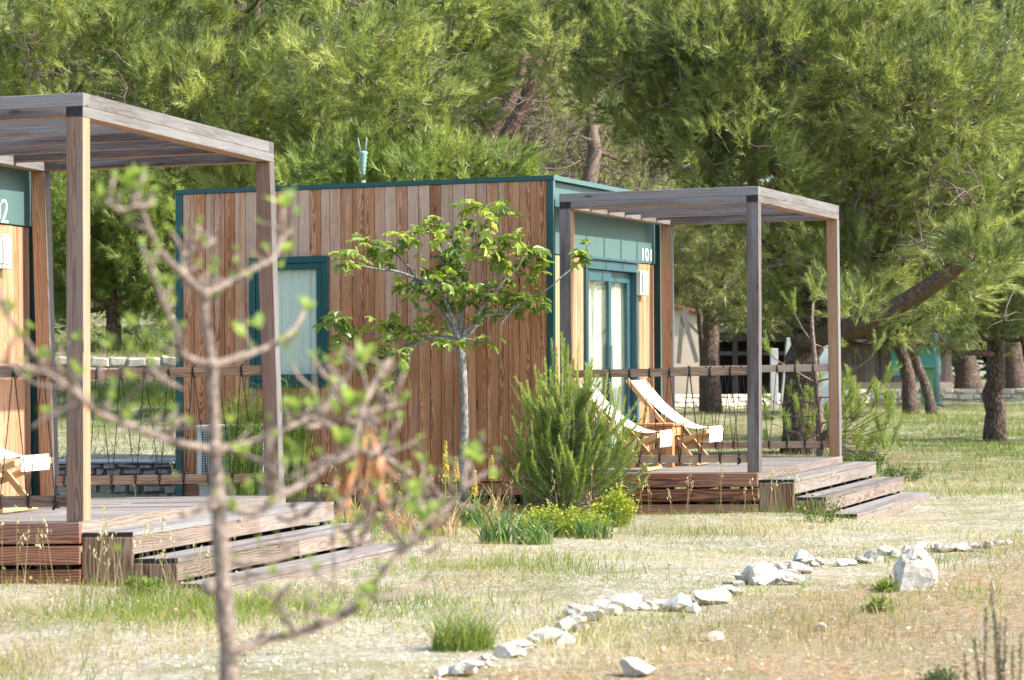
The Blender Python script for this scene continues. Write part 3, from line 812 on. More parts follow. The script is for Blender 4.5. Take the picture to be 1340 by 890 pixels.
def pine(label, trunk, r0, lobes, mat, protos=None, dens=3.9, per=10, S=1.12, group=None, barkm='bark', twigs=40, limbs=True, seed=0, deadw=0, flat=.85, clr=.20, dead=(), nolimb=0, name='pine_tree'):
    """trunk: world points from the ground up; lobes: (centre, radius) of the foliage masses"""
    rng = np.random.default_rng(100+seed); protos = protos or PROT_N
    base = Vector(trunk[0]); root = empty(name, base, label, 'tree', group)
    m = len(trunk); tb = MB(); pts = []
    for i in range(m-1):
        for q in range(4): pts.append(Vector(trunk[i]).lerp(Vector(trunk[i+1]), q/4))
    pts.append(Vector(trunk[-1])); n = len(pts)
    rad = [r0*(1.25 if i == 0 else 1.06 if i == 1 else 1.)*(1-.72*(i/(n-1))**1.2) for i in range(n)]
    pts[0] = pts[0]-Vector((0, 0, .15))
    for i in range(2, n-1): pts[i] = pts[i]+Vector(rng.normal(size=3)*r0*.10)
    tb.tube(pts, rad, 14, rough=.07, cap=True)
    tb.build('trunk', M[barkm], root)
    lb = MB(); tw = MB()
    Pall, Dall = [], []; tips = []
    for li, (c, r) in enumerate(lobes):
        c = np.array(c, float)
        if limbs and li < len(lobes)-nolimb:
            # leave the trunk somewhere below the foliage mass
            best = min(range(n), key=lambda i: (abs(pts[i].z-(c[2]-.5*abs(c[0]-pts[i].x)-.3*r)), i))
            if best < n*.25 and n > 4: best = int(n*.3)
            cv = curve(pts[best], Vector(c)-Vector((0, 0, r*.25)), .08, 8, rng, .05)
            rr = min(rad[best]*.5, .02+.014*(Vector(c)-pts[best]).length+.02*r)
            lb.tube(cv, [max(.012, rr*(1-.8*i/8)) for i in range(9)], 7, rough=.06, cap=False)
        nc = max(6, int(dens*4*math.pi*r*r))
        d = rng.normal(size=(nc, 3)); d /= np.linalg.norm(d, axis=1, keepdims=True)
        fr = np.where(rng.random(nc) < .80, .82+.26*rng.random(nc), .35+.5*rng.random(nc))
        tip = c+d*fr[:, None]*r*np.array([1, 1, flat])
        # sprays: several shoots spread round each branch end
        k = per; j = np.repeat(np.arange(nc), k)
        P = tip[j]+rng.normal(size=(nc*k, 3))*clr*.5
        D = d[j]*.8+np.array([.12, -.1, .6])+rng.normal(size=(nc*k, 3))*.36
        Pall.append(P); Dall.append(D); tips.append(np.repeat(rng.random(nc)*.75+.08, k))
        for i in rng.choice(nc, min(nc, int(twigs*r*r)), replace=False) if twigs else []:
            st = c+d[i]*r*.55+rng.normal(size=3)*r*.22
            cv = curve(st, tip[i]+d[i]*.05, .05, 4, rng, .10)
            tw.tube(cv, [.008, .007, .006, .005, .003], 4, cap=False)
        if deadw:
            for _ in range(int(deadw*r*r)):
                a = c+rng.normal(size=3)*r*.5; dd = rng.normal(size=3); dd[2] = dd[2]*.5-.2; dd /= np.linalg.norm(dd)
                L = rng.uniform(.2, .6)
                cv = curve(a, a+dd*L, .1, 5, rng, .12); tw.tube(cv, [.011, .009, .008, .006, .005, .003], 4, cap=False)
                for q in range(3):
                    b = np.array(cv[2+q]); e = rng.normal(size=3)*.35*L; tw.tube(curve(b, b+e, .05, 3, rng, .1), [.008, .007, .005, .003], 4, cap=False)
    for (c, r) in dead:
        c = np.array(c, float)
        for _ in range(int(75*r*r)):
            a = c+rng.normal(size=3)*r*.55; dd = rng.normal(size=3); dd[2] = dd[2]*.6; dd /= np.linalg.norm(dd); L = rng.uniform(.25, .9)
            cv = curve(a, a+dd*L, .1, 5, rng, .14); tw.tube(cv, [.015, .012, .010, .008, .006, .004], 4, cap=False)
            for q in range(4):
                b = np.array(cv[1+q]); e = rng.normal(size=3)*.30*L; tw.tube(curve(b, b+e, .05, 3, rng, .1), [.008, .007, .005, .003], 4, cap=False)
    if lb.v: lb.build('limbs', M['limbbark'], root)
    if tw.v: tw.build('twigs', M['twig'], root)
    P = np.concatenate(Pall); D = np.concatenate(Dall); tt = np.concatenate(tips)
    Sc = S*(.75+.5*rng.random(len(P)))
    V, own = place(protos, P, D, Sc, rng)
    tint = np.clip(tt[own]+rng.normal(size=len(own))*.12+rng.normal(size=len(P))[own]*.08, 0, 1)
    big_mesh('crown', V, 3, M[mat], root, tint)
    return root

def lob(specs, d, jit=1.2, seed=0, extra=True):
    """foliage masses given by survey position and apparent size; real places and sizes at distance d"""
    r = np.random.default_rng(500+seed); out = []
    for (px, py, rp) in specs:
        dd = d+r.uniform(-jit, jit); c = at(px, py, dd); R = rp*dd/F
        out.append((tuple(c), R))
    return out
def trunkpts(pxs, d, ground=True):
    P = []
    for i, q in enumerate(pxs):
        p = at(q[0], q[1], d+(q[2] if len(q) > 2 else 0)); P.append(p)
    if ground: P[0].z = float(G(P[0].x, P[0].y))
    return P

# pines behind the cabins, one after another from the near cabin to the far end
pine('tall bright green pine directly behind the near pergola roof', trunkpts([(40, 470), (30, 330), (20, 150), (40, -120)], 39.5), .19,
     lob([(-60, 40, 105), (35, 15, 85), (110, 85, 85), (25, 125, 75), (150, 15, 75), (-45, 160, 90), (70, -50, 80), (100, 165, 60)], 38, 1.4, 1), 'needA', deadw=3, seed=1, dead=lob([(40, 75, 30), (165, 95, 22)], 37.2, .3, 75))
pine('olive pine thicket above the pale retaining wall, seen under the near pergola', trunkpts([(150, 455), (145, 380), (140, 300), (150, 230)], 44.5), .12,
     lob([(45, 255, 65), (110, 270, 70), (175, 250, 70), (150, 335, 65), (95, 350, 60), (215, 300, 60), (205, 385, 48), (130, 400, 45), (40, 380, 60), (60, 320, 55), (250, 340, 60), (260, 250, 60), (180, 425, 30)], 44.5, 1.0, 2), 'needS', dens=5, deadw=2, seed=2)
pine('bright pine with a dark hollow, between the two pergolas', trunkpts([(300, 470), (310, 320), (300, 160), (320, -100)], 40), .2,
     lob([(215, 65, 80), (265, 140, 82), (200, 160, 70), (335, 200, 75), (285, 20, 72), (395, 110, 66), (240, 215, 46), (335, -45, 80), (220, -60, 70), (375, 225, 55), (330, 255, 44), (420, 190, 50)], 38.5, 1.5, 3), 'needA', deadw=3, seed=3)
pine('broad light green pine rising over the middle of the boarded cabin', trunkpts([(520, 470), (530, 320), (510, 150), (530, -80)], 40), .2,
     lob([(455, 65, 88), (525, 115, 82), (445, 165, 70), (560, 50, 84), (590, 115, 55), (500, 190, 55), (545, -40, 80), (440, -50, 75), (620, 0, 75), (645, 40, 45), (560, 170, 45)], 37.5, 1.3, 4), 'needA', deadw=3, seed=4, dead=lob([(420, 80, 24), (545, 70, 20), (500, 150, 20)], 36.7, .3, 76))
pine('low bushy young pine peeping over the teal roof edge', trunkpts([(600, 470), (598, 330), (600, 240), (598, 200)], 35), .07,
     lob([(585, 222, 36), (640, 232, 34), (545, 240, 32), (690, 246, 24), (612, 255, 36)], 35, .5, 5), 'needS', dens=7, seed=5, twigs=20)
pine('small light green pine behind the ribbed pole top', trunkpts([(440, 470), (440, 330), (440, 260), (438, 200)], 35.5), .07,
     lob([(400, 245, 30), (440, 225, 34), (500, 235, 36), (470, 255, 36), (515, 250, 28)], 35.5, .5, 6), 'needS', dens=7, seed=6, twigs=20)
pine('open pine with bare leaning brown stems and many dead twigs', trunkpts([(645, 420), (640, 270), (655, 195), (692, 120), (715, 20)], 45.5), .22,
     lob([(655, 95, 52), (725, 115, 52), (640, 170, 30), (720, 40, 70), (600, 60, 60), (690, 210, 26), (660, 20, 70)], 47.5, 1.2, 7), 'needO', dens=3.6, deadw=20, seed=7, twigs=40, barkm='limbbark', dead=lob([(650, 200, 50), (700, 160, 50), (620, 215, 36), (690, 220, 40), (660, 130, 40)], 45.5, .8, 71))
pine('thin forked pine stem leaning beside the open pine', trunkpts([(596, 420), (604, 260), (628, 192), (668, 135), (690, 60)], 44.8), .19,
     lob([(620, 150, 30), (600, 190, 24), (690, 90, 40), (700, 60, 40)], 46, .8, 8), 'needO', dens=3.5, deadw=20, seed=8, twigs=40, barkm='limbbark', dead=lob([(575, 195, 30), (610, 180, 40)], 45, .8, 72))
pine('pale stemmed pine standing behind the teal cabin corner', trunkpts([(765, 430), (766, 258), (778, 200), (772, 150), (792, 60)], 47.5), .17,
     lob([(765, 175, 40), (830, 212, 48), (865, 170, 44), (880, 235, 40), (795, 130, 50), (745, 215, 26), (800, 240, 34), (730, 150, 30)], 51, 1.2, 9), 'needO', dens=3.6, deadw=20, seed=9, twigs=40, barkm='twig', dead=lob([(770, 190, 44), (830, 200, 46), (740, 200, 40), (870, 205, 36), (810, 235, 30)], 48.5, .8, 73))
pine('slim double stem pine between the bare pine and the cabin corner', trunkpts([(748, 430), (746, 250), (750, 190), (742, 140), (750, 90)], 53), .11,
     lob([(740, 130, 40), (760, 90, 50), (700, 160, 34), (680, 200, 26)], 54, 1., 10), 'needC', dens=4, deadw=30, seed=10, barkm='limbbark')
# the great pine with the leaning limb
gp = trunkpts([(1048, 548), (1050, 470), (1056, 400), (1062, 300), (1075, 150), (1090, -60)], 40.5)
big = pine('great spreading pine whose thick limb leans out behind the far pergola', gp, .27,
     lob([(1000, 85, 105), (1080, 155, 112), (965, 185, 72), (1060, 40, 105), (1150, 95, 105), (1000, 240, 74), (1082, 275, 84), (1160, 225, 104), (1222, 135, 104), (1250, 255, 84), (1180, 335, 70), (1120, 350, 55), (1005, 325, 52), (1062, 365, 46), (1240, 345, 64), (1110, -50, 95), (1200, -30, 100), (745, 45, 74), (830, 65, 84), (812, 120, 56), (880, 140, 74), (700, 5, 50), (925, 70, 76), (860, -25, 80), (760, -40, 75), (960, -20, 85), (895, 195, 42), (945, 150, 62), (850, 175, 34), (945, 255, 36), (1300, 65, 95), (1150, 400, 34), (1290, 175, 90), (1020, 395, 34), (1215, 400, 42), (1185, 415, 28), (1115, 412, 30)], 38, 1.8, 12)+lob([(1278, 332, 26), (1295, 350, 24), (1262, 322, 18), (1120, 400, 22)], 34.9, .2, 77), 'needB', deadw=7, seed=12, dens=4.6, nolimb=4, dead=lob([(1090, 150, 36), (1150, 275, 40), (1010, 110, 26), (1300, 130, 34), (1200, 320, 36), (960, 60, 22), (1060, 300, 30), (1230, 230, 34), (1120, 60, 26), (820, 110, 24)], 36.9, .4, 74))
lm = MB(); lp = [at(1056, 446, 40.3), at(1090, 432, 38.8), at(1130, 423, 37.4), at(1165, 410, 36.4), at(1205, 383, 35.7), at(1245, 354, 35.2), at(1272, 334, 34.9)]
lm.tube(lp, [.17, .16, .15, .14, .125, .11, .06], 12, rough=.06); lm.build('limb', M['limbbark'], big)
pine('pine with a stout straight reddish trunk standing in the meadow', trunkpts([(1302, 574), (1300, 500), (1306, 430), (1330, 380), (1340, 200), (1350, 20)], 47.7), .185,
     lob([(1335, 255, 84), (1312, 340, 64), (1255, 395, 50), (1355, 405, 56), (1300, 425, 28), (1365, 120, 105), (1225, 428, 22), (1400, 300, 80), (1275, 300, 60)], 46.5, 1.3, 13), 'needB', deadw=5, seed=13)
pine('pine with a dark trunk curving up, thicker of the twin trunks in the meadow', trunkpts([(1192, 541), (1188, 490), (1178, 450), (1165, 410), (1150, 330)], 61.5), .17,
     lob([(1165, 400, 42), (1120, 420, 30), (1190, 380, 44), (1140, 360, 50)], 61, 1, 14), 'needC', protos=PROT_F, dens=3.5, seed=14)
pine('slender pine leaning away beside the thicker twin trunk', trunkpts([(1220, 547), (1210, 500), (1196, 460), (1185, 410), (1180, 340)], 60.5), .12,
     lob([(1215, 408, 36), (1240, 390, 40), (1195, 350, 44)], 60, 1, 15), 'needC', protos=PROT_F, dens=3.5, seed=15)
pine('feathery olive pine seen through the far pergola', trunkpts([(932, 500), (930, 440), (926, 390), (920, 300), (925, 240)], 62), .20,
     lob([(918, 300, 42), (905, 345, 40), (948, 345, 42), (958, 390, 30), (890, 380, 26), (980, 300, 42), (985, 400, 30), (870, 320, 30), (940, 260, 40)], 61, 1.2, 16), 'needO', protos=PROT_F, dens=4, deadw=8, seed=16)
pine('dark bare trunk leaning beside the beige hut', trunkpts([(922, 505), (919, 450), (914, 400), (905, 330)], 63), .11,
     lob([(880, 330, 34), (900, 280, 40)], 63.5, .8, 17), 'needO', protos=PROT_F, dens=3.5, deadw=10, seed=17)
pine('pine at the outer meadow edge, only its crown rim in view', trunkpts([(1570, 580), (1565, 430), (1575, 250), (1570, 60)], 45.5), .18,
     lob([(1420, 160, 80), (1490, 240, 90), (1570, 280, 90), (1650, 220, 90), (1520, 330, 60), (1600, 330, 60), (1450, 330, 50), (1560, 150, 100)], 45.5, 1.4, 18), 'needB', deadw=3, seed=18)
pine('pine with low crown shading the grey board shed', trunkpts([(1094, 520), (1092, 440), (1096, 380), (1100, 280)], 74.5), .2,
     lob([(1120, 400, 36), (1070, 395, 36), (1150, 380, 40), (1030, 400, 34), (990, 395, 32), (1100, 350, 46), (1180, 400, 34), (1210, 385, 36), (960, 380, 30)], 74.5, 1., 19), 'needC', protos=PROT_F, dens=3.2, seed=19)
pine('pine beyond the meadow edge, casting shade over the lamp pole', trunkpts([(1400, 520), (1398, 440), (1404, 380), (1400, 280)], 74.), .22,
     lob([(1340, 390, 44), (1300, 400, 36), (1390, 380, 50), (1440, 390, 50), (1370, 340, 56), (1430, 330, 56), (1320, 350, 44), (1480, 400, 44)], 74., 1., 20), 'needC', protos=PROT_F, dens=3.2, seed=20)
for i, (px, py, d, lab, hw) in enumerate([(1268, 515, 88, 'far pine trunk leaning left behind the low white wall', .42), (1332, 520, 84, 'far thick pine trunk at the edge beyond the meadow', .38), (1313, 510, 96, 'thin far pine trunk between two thicker far trunks', .28), (1238, 505, 100, 'far dark pine trunk behind the teal pole', .28)]):
    pine(lab, trunkpts([(px, py), (px-6, py-50), (px-14, py-110), (px-10, py-220)], d), hw,
         lob([(px-40, py-150, 40), (px+20, py-160, 45), (px-10, py-210, 50), (px+40, py-110, 26), (px-60, py-100, 24)], d, 1.5, 30+i), 'needB', protos=PROT_FF, dens=1.6, S=1.2, seed=30+i, twigs=6)
# row of pines further back that closes the view
for i, (px, d, lab) in enumerate([(-120, 62, 'tall pine far back, at the outer side of the near cabin'), (110, 60, 'back row pine behind the near pergola'), (340, 61, 'back row pine in the gap between the two pergolas'), (560, 64, 'back row pine over the boarded cabin'), (720, 70, 'back row pine behind the bare leaning stems'), (880, 78, 'back row pine behind the dark overhanging pine'), (1080, 86, 'back row pine behind the great spreading pine'), (1420, 70, 'back row pine beyond the stout trunk')]):
    sp = [(px+RNG.uniform(-95, 95), y+RNG.uniform(-25, 25), RNG.uniform(62, 86)) for y in np.linspace(-140, 390, 13)]
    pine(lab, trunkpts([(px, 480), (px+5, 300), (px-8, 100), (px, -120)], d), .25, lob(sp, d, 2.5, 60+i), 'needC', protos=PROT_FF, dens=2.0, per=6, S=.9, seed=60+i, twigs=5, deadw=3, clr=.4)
# wood beyond: one mass nobody could count
def far_wood():
    rng = np.random.default_rng(9); n = 46000
    th = rng.uniform(-.42, .42, n); R = 125+rng.uniform(-10, 10, n)+6*np.sin(th*40)
    x = R*np.sin(th); y = R*np.cos(th); top = 25+3*np.sin(th*30)+2*np.sin(th*77+1)
    z = G(x, y)+rng.random(n)**.9*top
    P = np.stack([x, y, z], -1); D = rng.normal(size=(n, 3))+np.array([0, -.6, .6])
    V, own = place([shoot_proto(9, 1.2, .8, .14, 1., 70+s) for s in range(3)], P, D, .8+.5*rng.random(n), rng)
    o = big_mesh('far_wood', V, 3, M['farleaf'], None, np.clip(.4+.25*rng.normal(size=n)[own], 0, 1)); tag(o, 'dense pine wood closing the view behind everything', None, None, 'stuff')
far_wood()

# ------------------------------------------------------------------ brush pines and shrubs near the decks
def brush_shoot(pts, rng, nl=.06, w=.0022, dens=260, spread=.55, taper=True):
    """needles set along a curved stem"""
    pts = np.array([list(p) for p in pts]); seg = np.linalg.norm(np.diff(pts, axis=0), axis=1); L = seg.sum()
    n = max(8, int(L*dens)); t = rng.random(n); cum = np.concatenate([[0], np.cumsum(seg)])/L
    i = np.clip(np.searchsorted(cum, t)-1, 0, len(seg)-1); fr = (t-cum[i])/(cum[i+1]-cum[i])
    P = pts[i]+(pts[i+1]-pts[i])*fr[:, None]; T = (pts[i+1]-pts[i])/seg[i][:, None]
    R = rotmats(T, rng.random(n)*6.28); sp = spread*(.6+.8*rng.random(n)); th = rng.random(n)*6.28
    d = np.einsum('nij,nj->ni', R, np.stack([np.sin(sp)*np.cos(th), np.sin(sp)*np.sin(th), np.cos(sp)], -1))
    side = np.cross(d, rng.normal(size=(n, 3))); side /= np.linalg.norm(side, axis=1, keepdims=True)
    ln = nl*(.7+.6*rng.random(n))*(1-.35*t if taper else 1)
    return np.stack([P-side*w/2, P+side*w/2, P+d*ln[:, None]], 1).reshape(-1, 3)

def young_pine_bush():
    base = at(742, 640, 25.1); base.z = float(G(base.x, base.y)); rng = np.random.default_rng(3)
    root = empty('young_pine', base, 'dense young pine bush with upright light green candles in front of the deck', 'shrub')
    st = MB(); V = []; T = []
    px = 25.1/F
    for i in range(165):
        a = rng.random()*6.28; h0 = rng.uniform(.02, .95); out = (rng.uniform(.15, 1.)**.7)*.57*(1-.5*h0)*(1+.28*math.sin(3*a+1.2))*rng.uniform(.75, 1.2)
        p0 = base+Vector((0, 0, h0*.8)); e = base+Vector((math.cos(a)*out*1.05, math.sin(a)*out*.8, .18+h0*.78+rng.uniform(.0, .22)))
        up = rng.uniform(.16, .40)*(1.1-.3*out/.5)
        tip = e+Vector((math.cos(a)*.13+rng.uniform(-.10, .12), math.sin(a)*.10+rng.uniform(-.08, .08), up))
        cv = [p0, p0.lerp(e, .5)+Vector((0, 0, -.04)), e, e.lerp(tip, .5)+Vector((math.cos(a)*.025, 0, .01)), tip]
        st.tube(cv, [.008, .007, .005, .004, .002], 4, cap=False)
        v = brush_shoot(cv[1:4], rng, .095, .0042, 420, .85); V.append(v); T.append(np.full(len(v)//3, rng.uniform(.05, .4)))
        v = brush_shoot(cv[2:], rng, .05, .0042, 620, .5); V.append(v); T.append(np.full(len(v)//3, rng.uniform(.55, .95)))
    for (tx, ty) in [(722, 445), (735, 437), (757, 450), (700, 480), (775, 470), (795, 490), (812, 505), (685, 530), (672, 548), (742, 462), (713, 470), (768, 492), (804, 530), (818, 520), (690, 500), (728, 455), (750, 470)]+[(rng.uniform(702, 776), 0) for _ in range(24)]:
        if ty == 0: ty = 450+abs(tx-738)*.75+rng.uniform(-6, 70)
        tip = at(tx, ty, 25.1+rng.uniform(-.25, .25)); e = tip+Vector(((base.x-tip.x)*.22, 0, -.42))
        cv = [base+Vector((0, 0, .5)), base.lerp(e, .6)+Vector((0, 0, .25)), e, e.lerp(tip, .5)+Vector(((tip.x-base.x)*.03, 0, 0)), tip]
        st.tube(cv, [.010, .008, .006, .004, .002], 4, cap=False)
        v = brush_shoot(cv[1:3], rng, .09, .0042, 420, .8); V.append(v); T.append(np.full(len(v)//3, rng.uniform(.1, .4)))
        v = brush_shoot(cv[2:], rng, .055, .0042, 700, .45); V.append(v); T.append(np.full(len(v)//3, rng.uniform(.6, .95)))
    st.tube([base-Vector((0, 0, .05)), base+Vector((.02, 0, .5)), base+Vector((0, .02, 1.0))], [.035, .028, .015], 8)
    st.build('stem', M['saplingbark'], root)
    V = np.concatenate(V); T = np.concatenate(T)
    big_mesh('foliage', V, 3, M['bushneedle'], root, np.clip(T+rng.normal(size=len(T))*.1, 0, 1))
young_pine_bush()

def sapling_behind():
    """young pine with whorled bare lower branches behind the far deck"""
    d = 31.5; rng = np.random.default_rng(4); base = at(1075, 575, d); base.z = float(G(base.x, base.y))
    root = empty('young_pine', base, 'open young pine with pale bare lower branches behind the back post of the far deck', 'shrub')
    st = MB(); V = []; T = []
    st.tube([base-Vector((0, 0, .05)), at(1072, 540, d), at(1066, 470, d), at(1062, 420, d), at(1064, 395, d)], [.05, .042, .03, .018, .01], 8, rough=.04)
    def branch(pts, r=.012, tl=.2):
        P = [at(x, y, d+dz) for (x, y, dz) in pts]; st.tube(P, [r*(1-.75*i/(len(P)-1)) for i in range(len(P))], 5, cap=False)
        e = P[-1]; dr = (P[-1]-P[-2]).normalized()
        for q in range(4):
            dd = (dr+Vector(rng.normal(size=3)*.35)+Vector((0, 0, .5))).normalized()*tl*rng.uniform(.7, 1.2)
            v = brush_shoot([e-dr*.05, e+dd*.5, e+dd], rng, .07, .0045, 420, .6); V.append(v); T.append(np.full(len(v)//3, rng.uniform(.3, .9)))
        v = brush_shoot(P[-2:], rng, .06, .0045, 150, .8); V.append(v); T.append(np.full(len(v)//3, rng.uniform(.2, .5)))
    branch([(1064, 440, 0), (1064, 415, 0), (1066, 390, 0)], .015, .3)
    branch([(1064, 450, 0), (1050, 430, .1), (1042, 415, .1), (1038, 405, .1)])
    branch([(1064, 450, 0), (1078, 455, .1), (1098, 455, 0)], .01, .12)
    branch([(1066, 500, 0), (1030, 480, -.2), (1012, 468, -.3), (1006, 460, -.3)])
    branch([(1066, 500, 0), (1110, 490, -.2), (1138, 470, -.3), (1148, 455, -.3)])
    branch([(1068, 520, 0), (1110, 520, -.2), (1150, 510, -.3), (1160, 498, -.3)])
    branch([(1070, 530, 0), (1040, 522, .1), (1020, 530, .1), (1004, 520, .1)])
    branch([(1070, 545, 0), (1035, 545, .2), (1010, 548, .2)], .01, .12)
    branch([(1072, 555, 0), (1100, 548, -.2), (1130, 545, -.3), (1146, 530, -.3)])
    for i in range(44):
        x = rng.uniform(1085, 1168); y = rng.uniform(520, 600); dz = rng.uniform(-.7, .5)
        branch([(1074, 570, 0), ((1074+x)/2, (575+y)/2+6, dz/2), (x, y, dz), (x+rng.uniform(-2, 8), y-rng.uniform(8, 24), dz)], .007, .16)
    for i in range(16):
        x = rng.uniform(1000, 1085); y = rng.uniform(500, 590); dz = rng.uniform(-.2, .6)
        branch([(1074, 565, 0), ((1074+x)/2, (568+y)/2+4, dz/2), (x, y, dz), (x-rng.uniform(-3, 6), y-rng.uniform(6, 20), dz)], .006, .13)
    st.build('stem', M['twig'], root)
    V = np.concatenate(V); T = np.concatenate(T); big_mesh('foliage', V, 3, M['needS'], root, np.clip(T+rng.normal(size=len(T))*.1, 0, 1))
sapling_behind()

def leaf_card(L, w, bend, lobes=None, cup=.15):
    """single leaf in its own frame: stalk at 0, blade along +x"""
    n = 4; pts = []; 
    for i in range(n+1):
        t = i/n; ww = w*math.sin(math.pi*min(1, t*.9+.08))**.8*(.5); z = -bend*L*t*t
        pts.append((L*t, -ww, z+cup*ww)); pts.append((L*t, 0, z)); pts.append((L*t, ww, z+cup*ww))
    f = []
    for i in range(n):
        a = 3*i; f += [(a, a+3, a+4, a+1), (a+1, a+4, a+5, a+2)]
    return np.array(pts), f
def fig_leaf(rng):
    """palmate leaf with five rounded lobes"""
    out = []; angs = [-115, -60, 0, 60, 115]; lens = [.5, .85, 1., .85, .5]
    pts = [(0, 0, 0)]; 
    for i, (a, l) in enumerate(zip(angs, lens)):
        l *= rng.uniform(.9, 1.1)
        for da, k in ((-21, .62), (-11, .9), (0, 1.), (11, .9), (21, .62)):
            th = math.radians(a+da); r = l*k
            pts.append((.18+r*math.cos(th)*.55+.12, r*math.sin(th)*.52, -.22*r*r+.10*abs(math.sin(math.radians(da*4)))*r+rng.uniform(-.02, .02)))
        if i < 4:
            th = math.radians((a+angs[i+1])/2); r = .40
            pts.append((.30+r*math.cos(th)*.55, r*math.sin(th)*.52, -.03))
    c = (.26, 0, .03)
    tris = []
    for i in range(1, len(pts)-1): tris.append((c, pts[i], pts[i+1]))
    tris.append((c, pts[-1], (.04, 0, 0))); tris.append((c, (.04, 0, 0), pts[1]))
    tris.append(((0, -.012, 0), (0, .012, 0), (.26, 0, .02)))
    return np.array(tris).reshape(-1, 3)

def fig_tree():
    d = 25.55; rng = np.random.default_rng(8); X = lambda x, y, dz=0: at(420+x/1.855, 220+y/1.855, d+dz)
    base = at(607, 660, d); base.z = float(G(base.x, base.y))
    root = empty('fig_tree', base, 'small fig tree with grey trunk and lobed leaves before the boarded wall', 'tree')
    tb = MB(); tb.tube([base-Vector((0, 0, .1)), X(344, 740), X(349, 640), X(347, 540), X(343, 460), X(338, 412)], [.046, .041, .037, .035, .037, .042], 12, rough=.03)
    tb.build('trunk', M['figbark'], root)
    br = [([(338, 415), (310, 345), (282, 285), (232, 265), (150, 245), (82, 235)], .022), ([(336, 412), (320, 330), (302, 270), (290, 200), (272, 150)], .02),
          ([(340, 412), (338, 330), (366, 225), (374, 112)], .02), ([(343, 412), (380, 350), (430, 290), (480, 240), (498, 195)], .02),
          ([(345, 414), (400, 362), (470, 350), (520, 330)], .018), ([(335, 420), (250, 410), (205, 432), (182, 520), (140, 578), (104, 588)], .024),
          ([(334, 416), (262, 396), (180, 400), (92, 400), (42, 388)], .013), ([(430, 380), (482, 330), (545, 295), (600, 250), (632, 220)], .012),
          ([(325, 402), (292, 340), (250, 300), (192, 215), (160, 195)], .016), ([(338, 410), (350, 300), (330, 230), (318, 170)], .016),
          ([(342, 410), (400, 330), (420, 240), (425, 180)], .016), ([(250, 408), (210, 450), (140, 452)], .01), ([(205, 432), (150, 470), (108, 482)], .01),
          ([(300, 350), (240, 350), (212, 300)], .009), ([(232, 265), (200, 225), (178, 200)], .008), ([(345, 415), (390, 420), (410, 400)], .01), ([(335, 420), (318, 440), (300, 432)], .01)]
    bm = MB()
    for pts, r in br:
        dz = rng.uniform(-.3, .3); n = len(pts)
        P = [X(x, y, dz*i/(n-1)) for i, (x, y) in enumerate(pts)]
        Q = []
        for i in range(n-1):
            for q in range(3): Q.append(P[i].lerp(P[i+1], q/3)+Vector(rng.normal(size=3)*.006))
        Q.append(P[-1]); m = len(Q)
        bm.tube(Q, [r*(1-.68*i/(m-1)) for i in range(m)], 7, rough=.05, cap=False)
    bm.build('branches', M['figbark'], root)
    cl = [(82, 205, 9), (60, 228, 6), (110, 182, 8), (150, 205, 9), (185, 190, 6), (42, 368, 9), (50, 395, 8), (140, 378, 7), (180, 390, 5), (150, 440, 8), (185, 435, 6), (108, 482, 7), (272, 150, 8), (240, 158, 6), (300, 135, 8),
          (372, 92, 9), (432, 95, 7), (400, 120, 6), (335, 170, 9), (425, 185, 9), (480, 170, 8), (508, 200, 7), (505, 250, 8), (530, 240, 6), (470, 320, 9), (520, 322, 8), (430, 330, 8), (385, 300, 8), (345, 245, 10),
          (295, 265, 10), (215, 295, 8), (270, 372, 9), (225, 390, 8), (300, 420, 7), (405, 405, 6), (640, 198, 9), (625, 220, 5), (460, 225, 9), (352, 285, 8), (190, 162, 5), (310, 220, 10), (280, 310, 8), (390, 200, 8), (365, 330, 6), (240, 240, 7), (450, 280, 7), (500, 300, 6), (380, 150, 7), (250, 280, 7), (320, 300, 6), (180, 500, 3), (330, 195, 8)]
    V = []; T = []; pro = [fig_leaf(rng) for _ in range(6)]
    for (x, y, n) in cl:
        c = X(x, y, rng.uniform(-.35, .25)); t0 = rng.uniform(.15, .8)
        for i in range(int(n*1.35)):
            a = rng.random()*6.28; el = rng.uniform(-.75, .45)
            dx = np.array([math.cos(a)*math.cos(el), math.sin(a)*math.cos(el)*.9, math.sin(el)]); dx /= np.linalg.norm(dx)
            up = np.array([0, 0, 1.])+rng.normal(size=3)*.35; y_ = np.cross(up, dx); y_ /= np.linalg.norm(y_); z_ = np.cross(dx, y_)
            R = np.stack([dx, y_, z_], 1); s = rng.uniform(.13, .215)
            p0 = np.array(c)+rng.normal(size=3)*.05
            v = pro[rng.integers(6)]@R.T*s+p0; V.append(v); T.append(np.full(len(v)//3, np.clip(t0+rng.normal()*.22, 0, 1)))
    big_mesh('leaves', np.concatenate(V), 3, M['figleaf'], root, np.concatenate(T))
fig_tree()

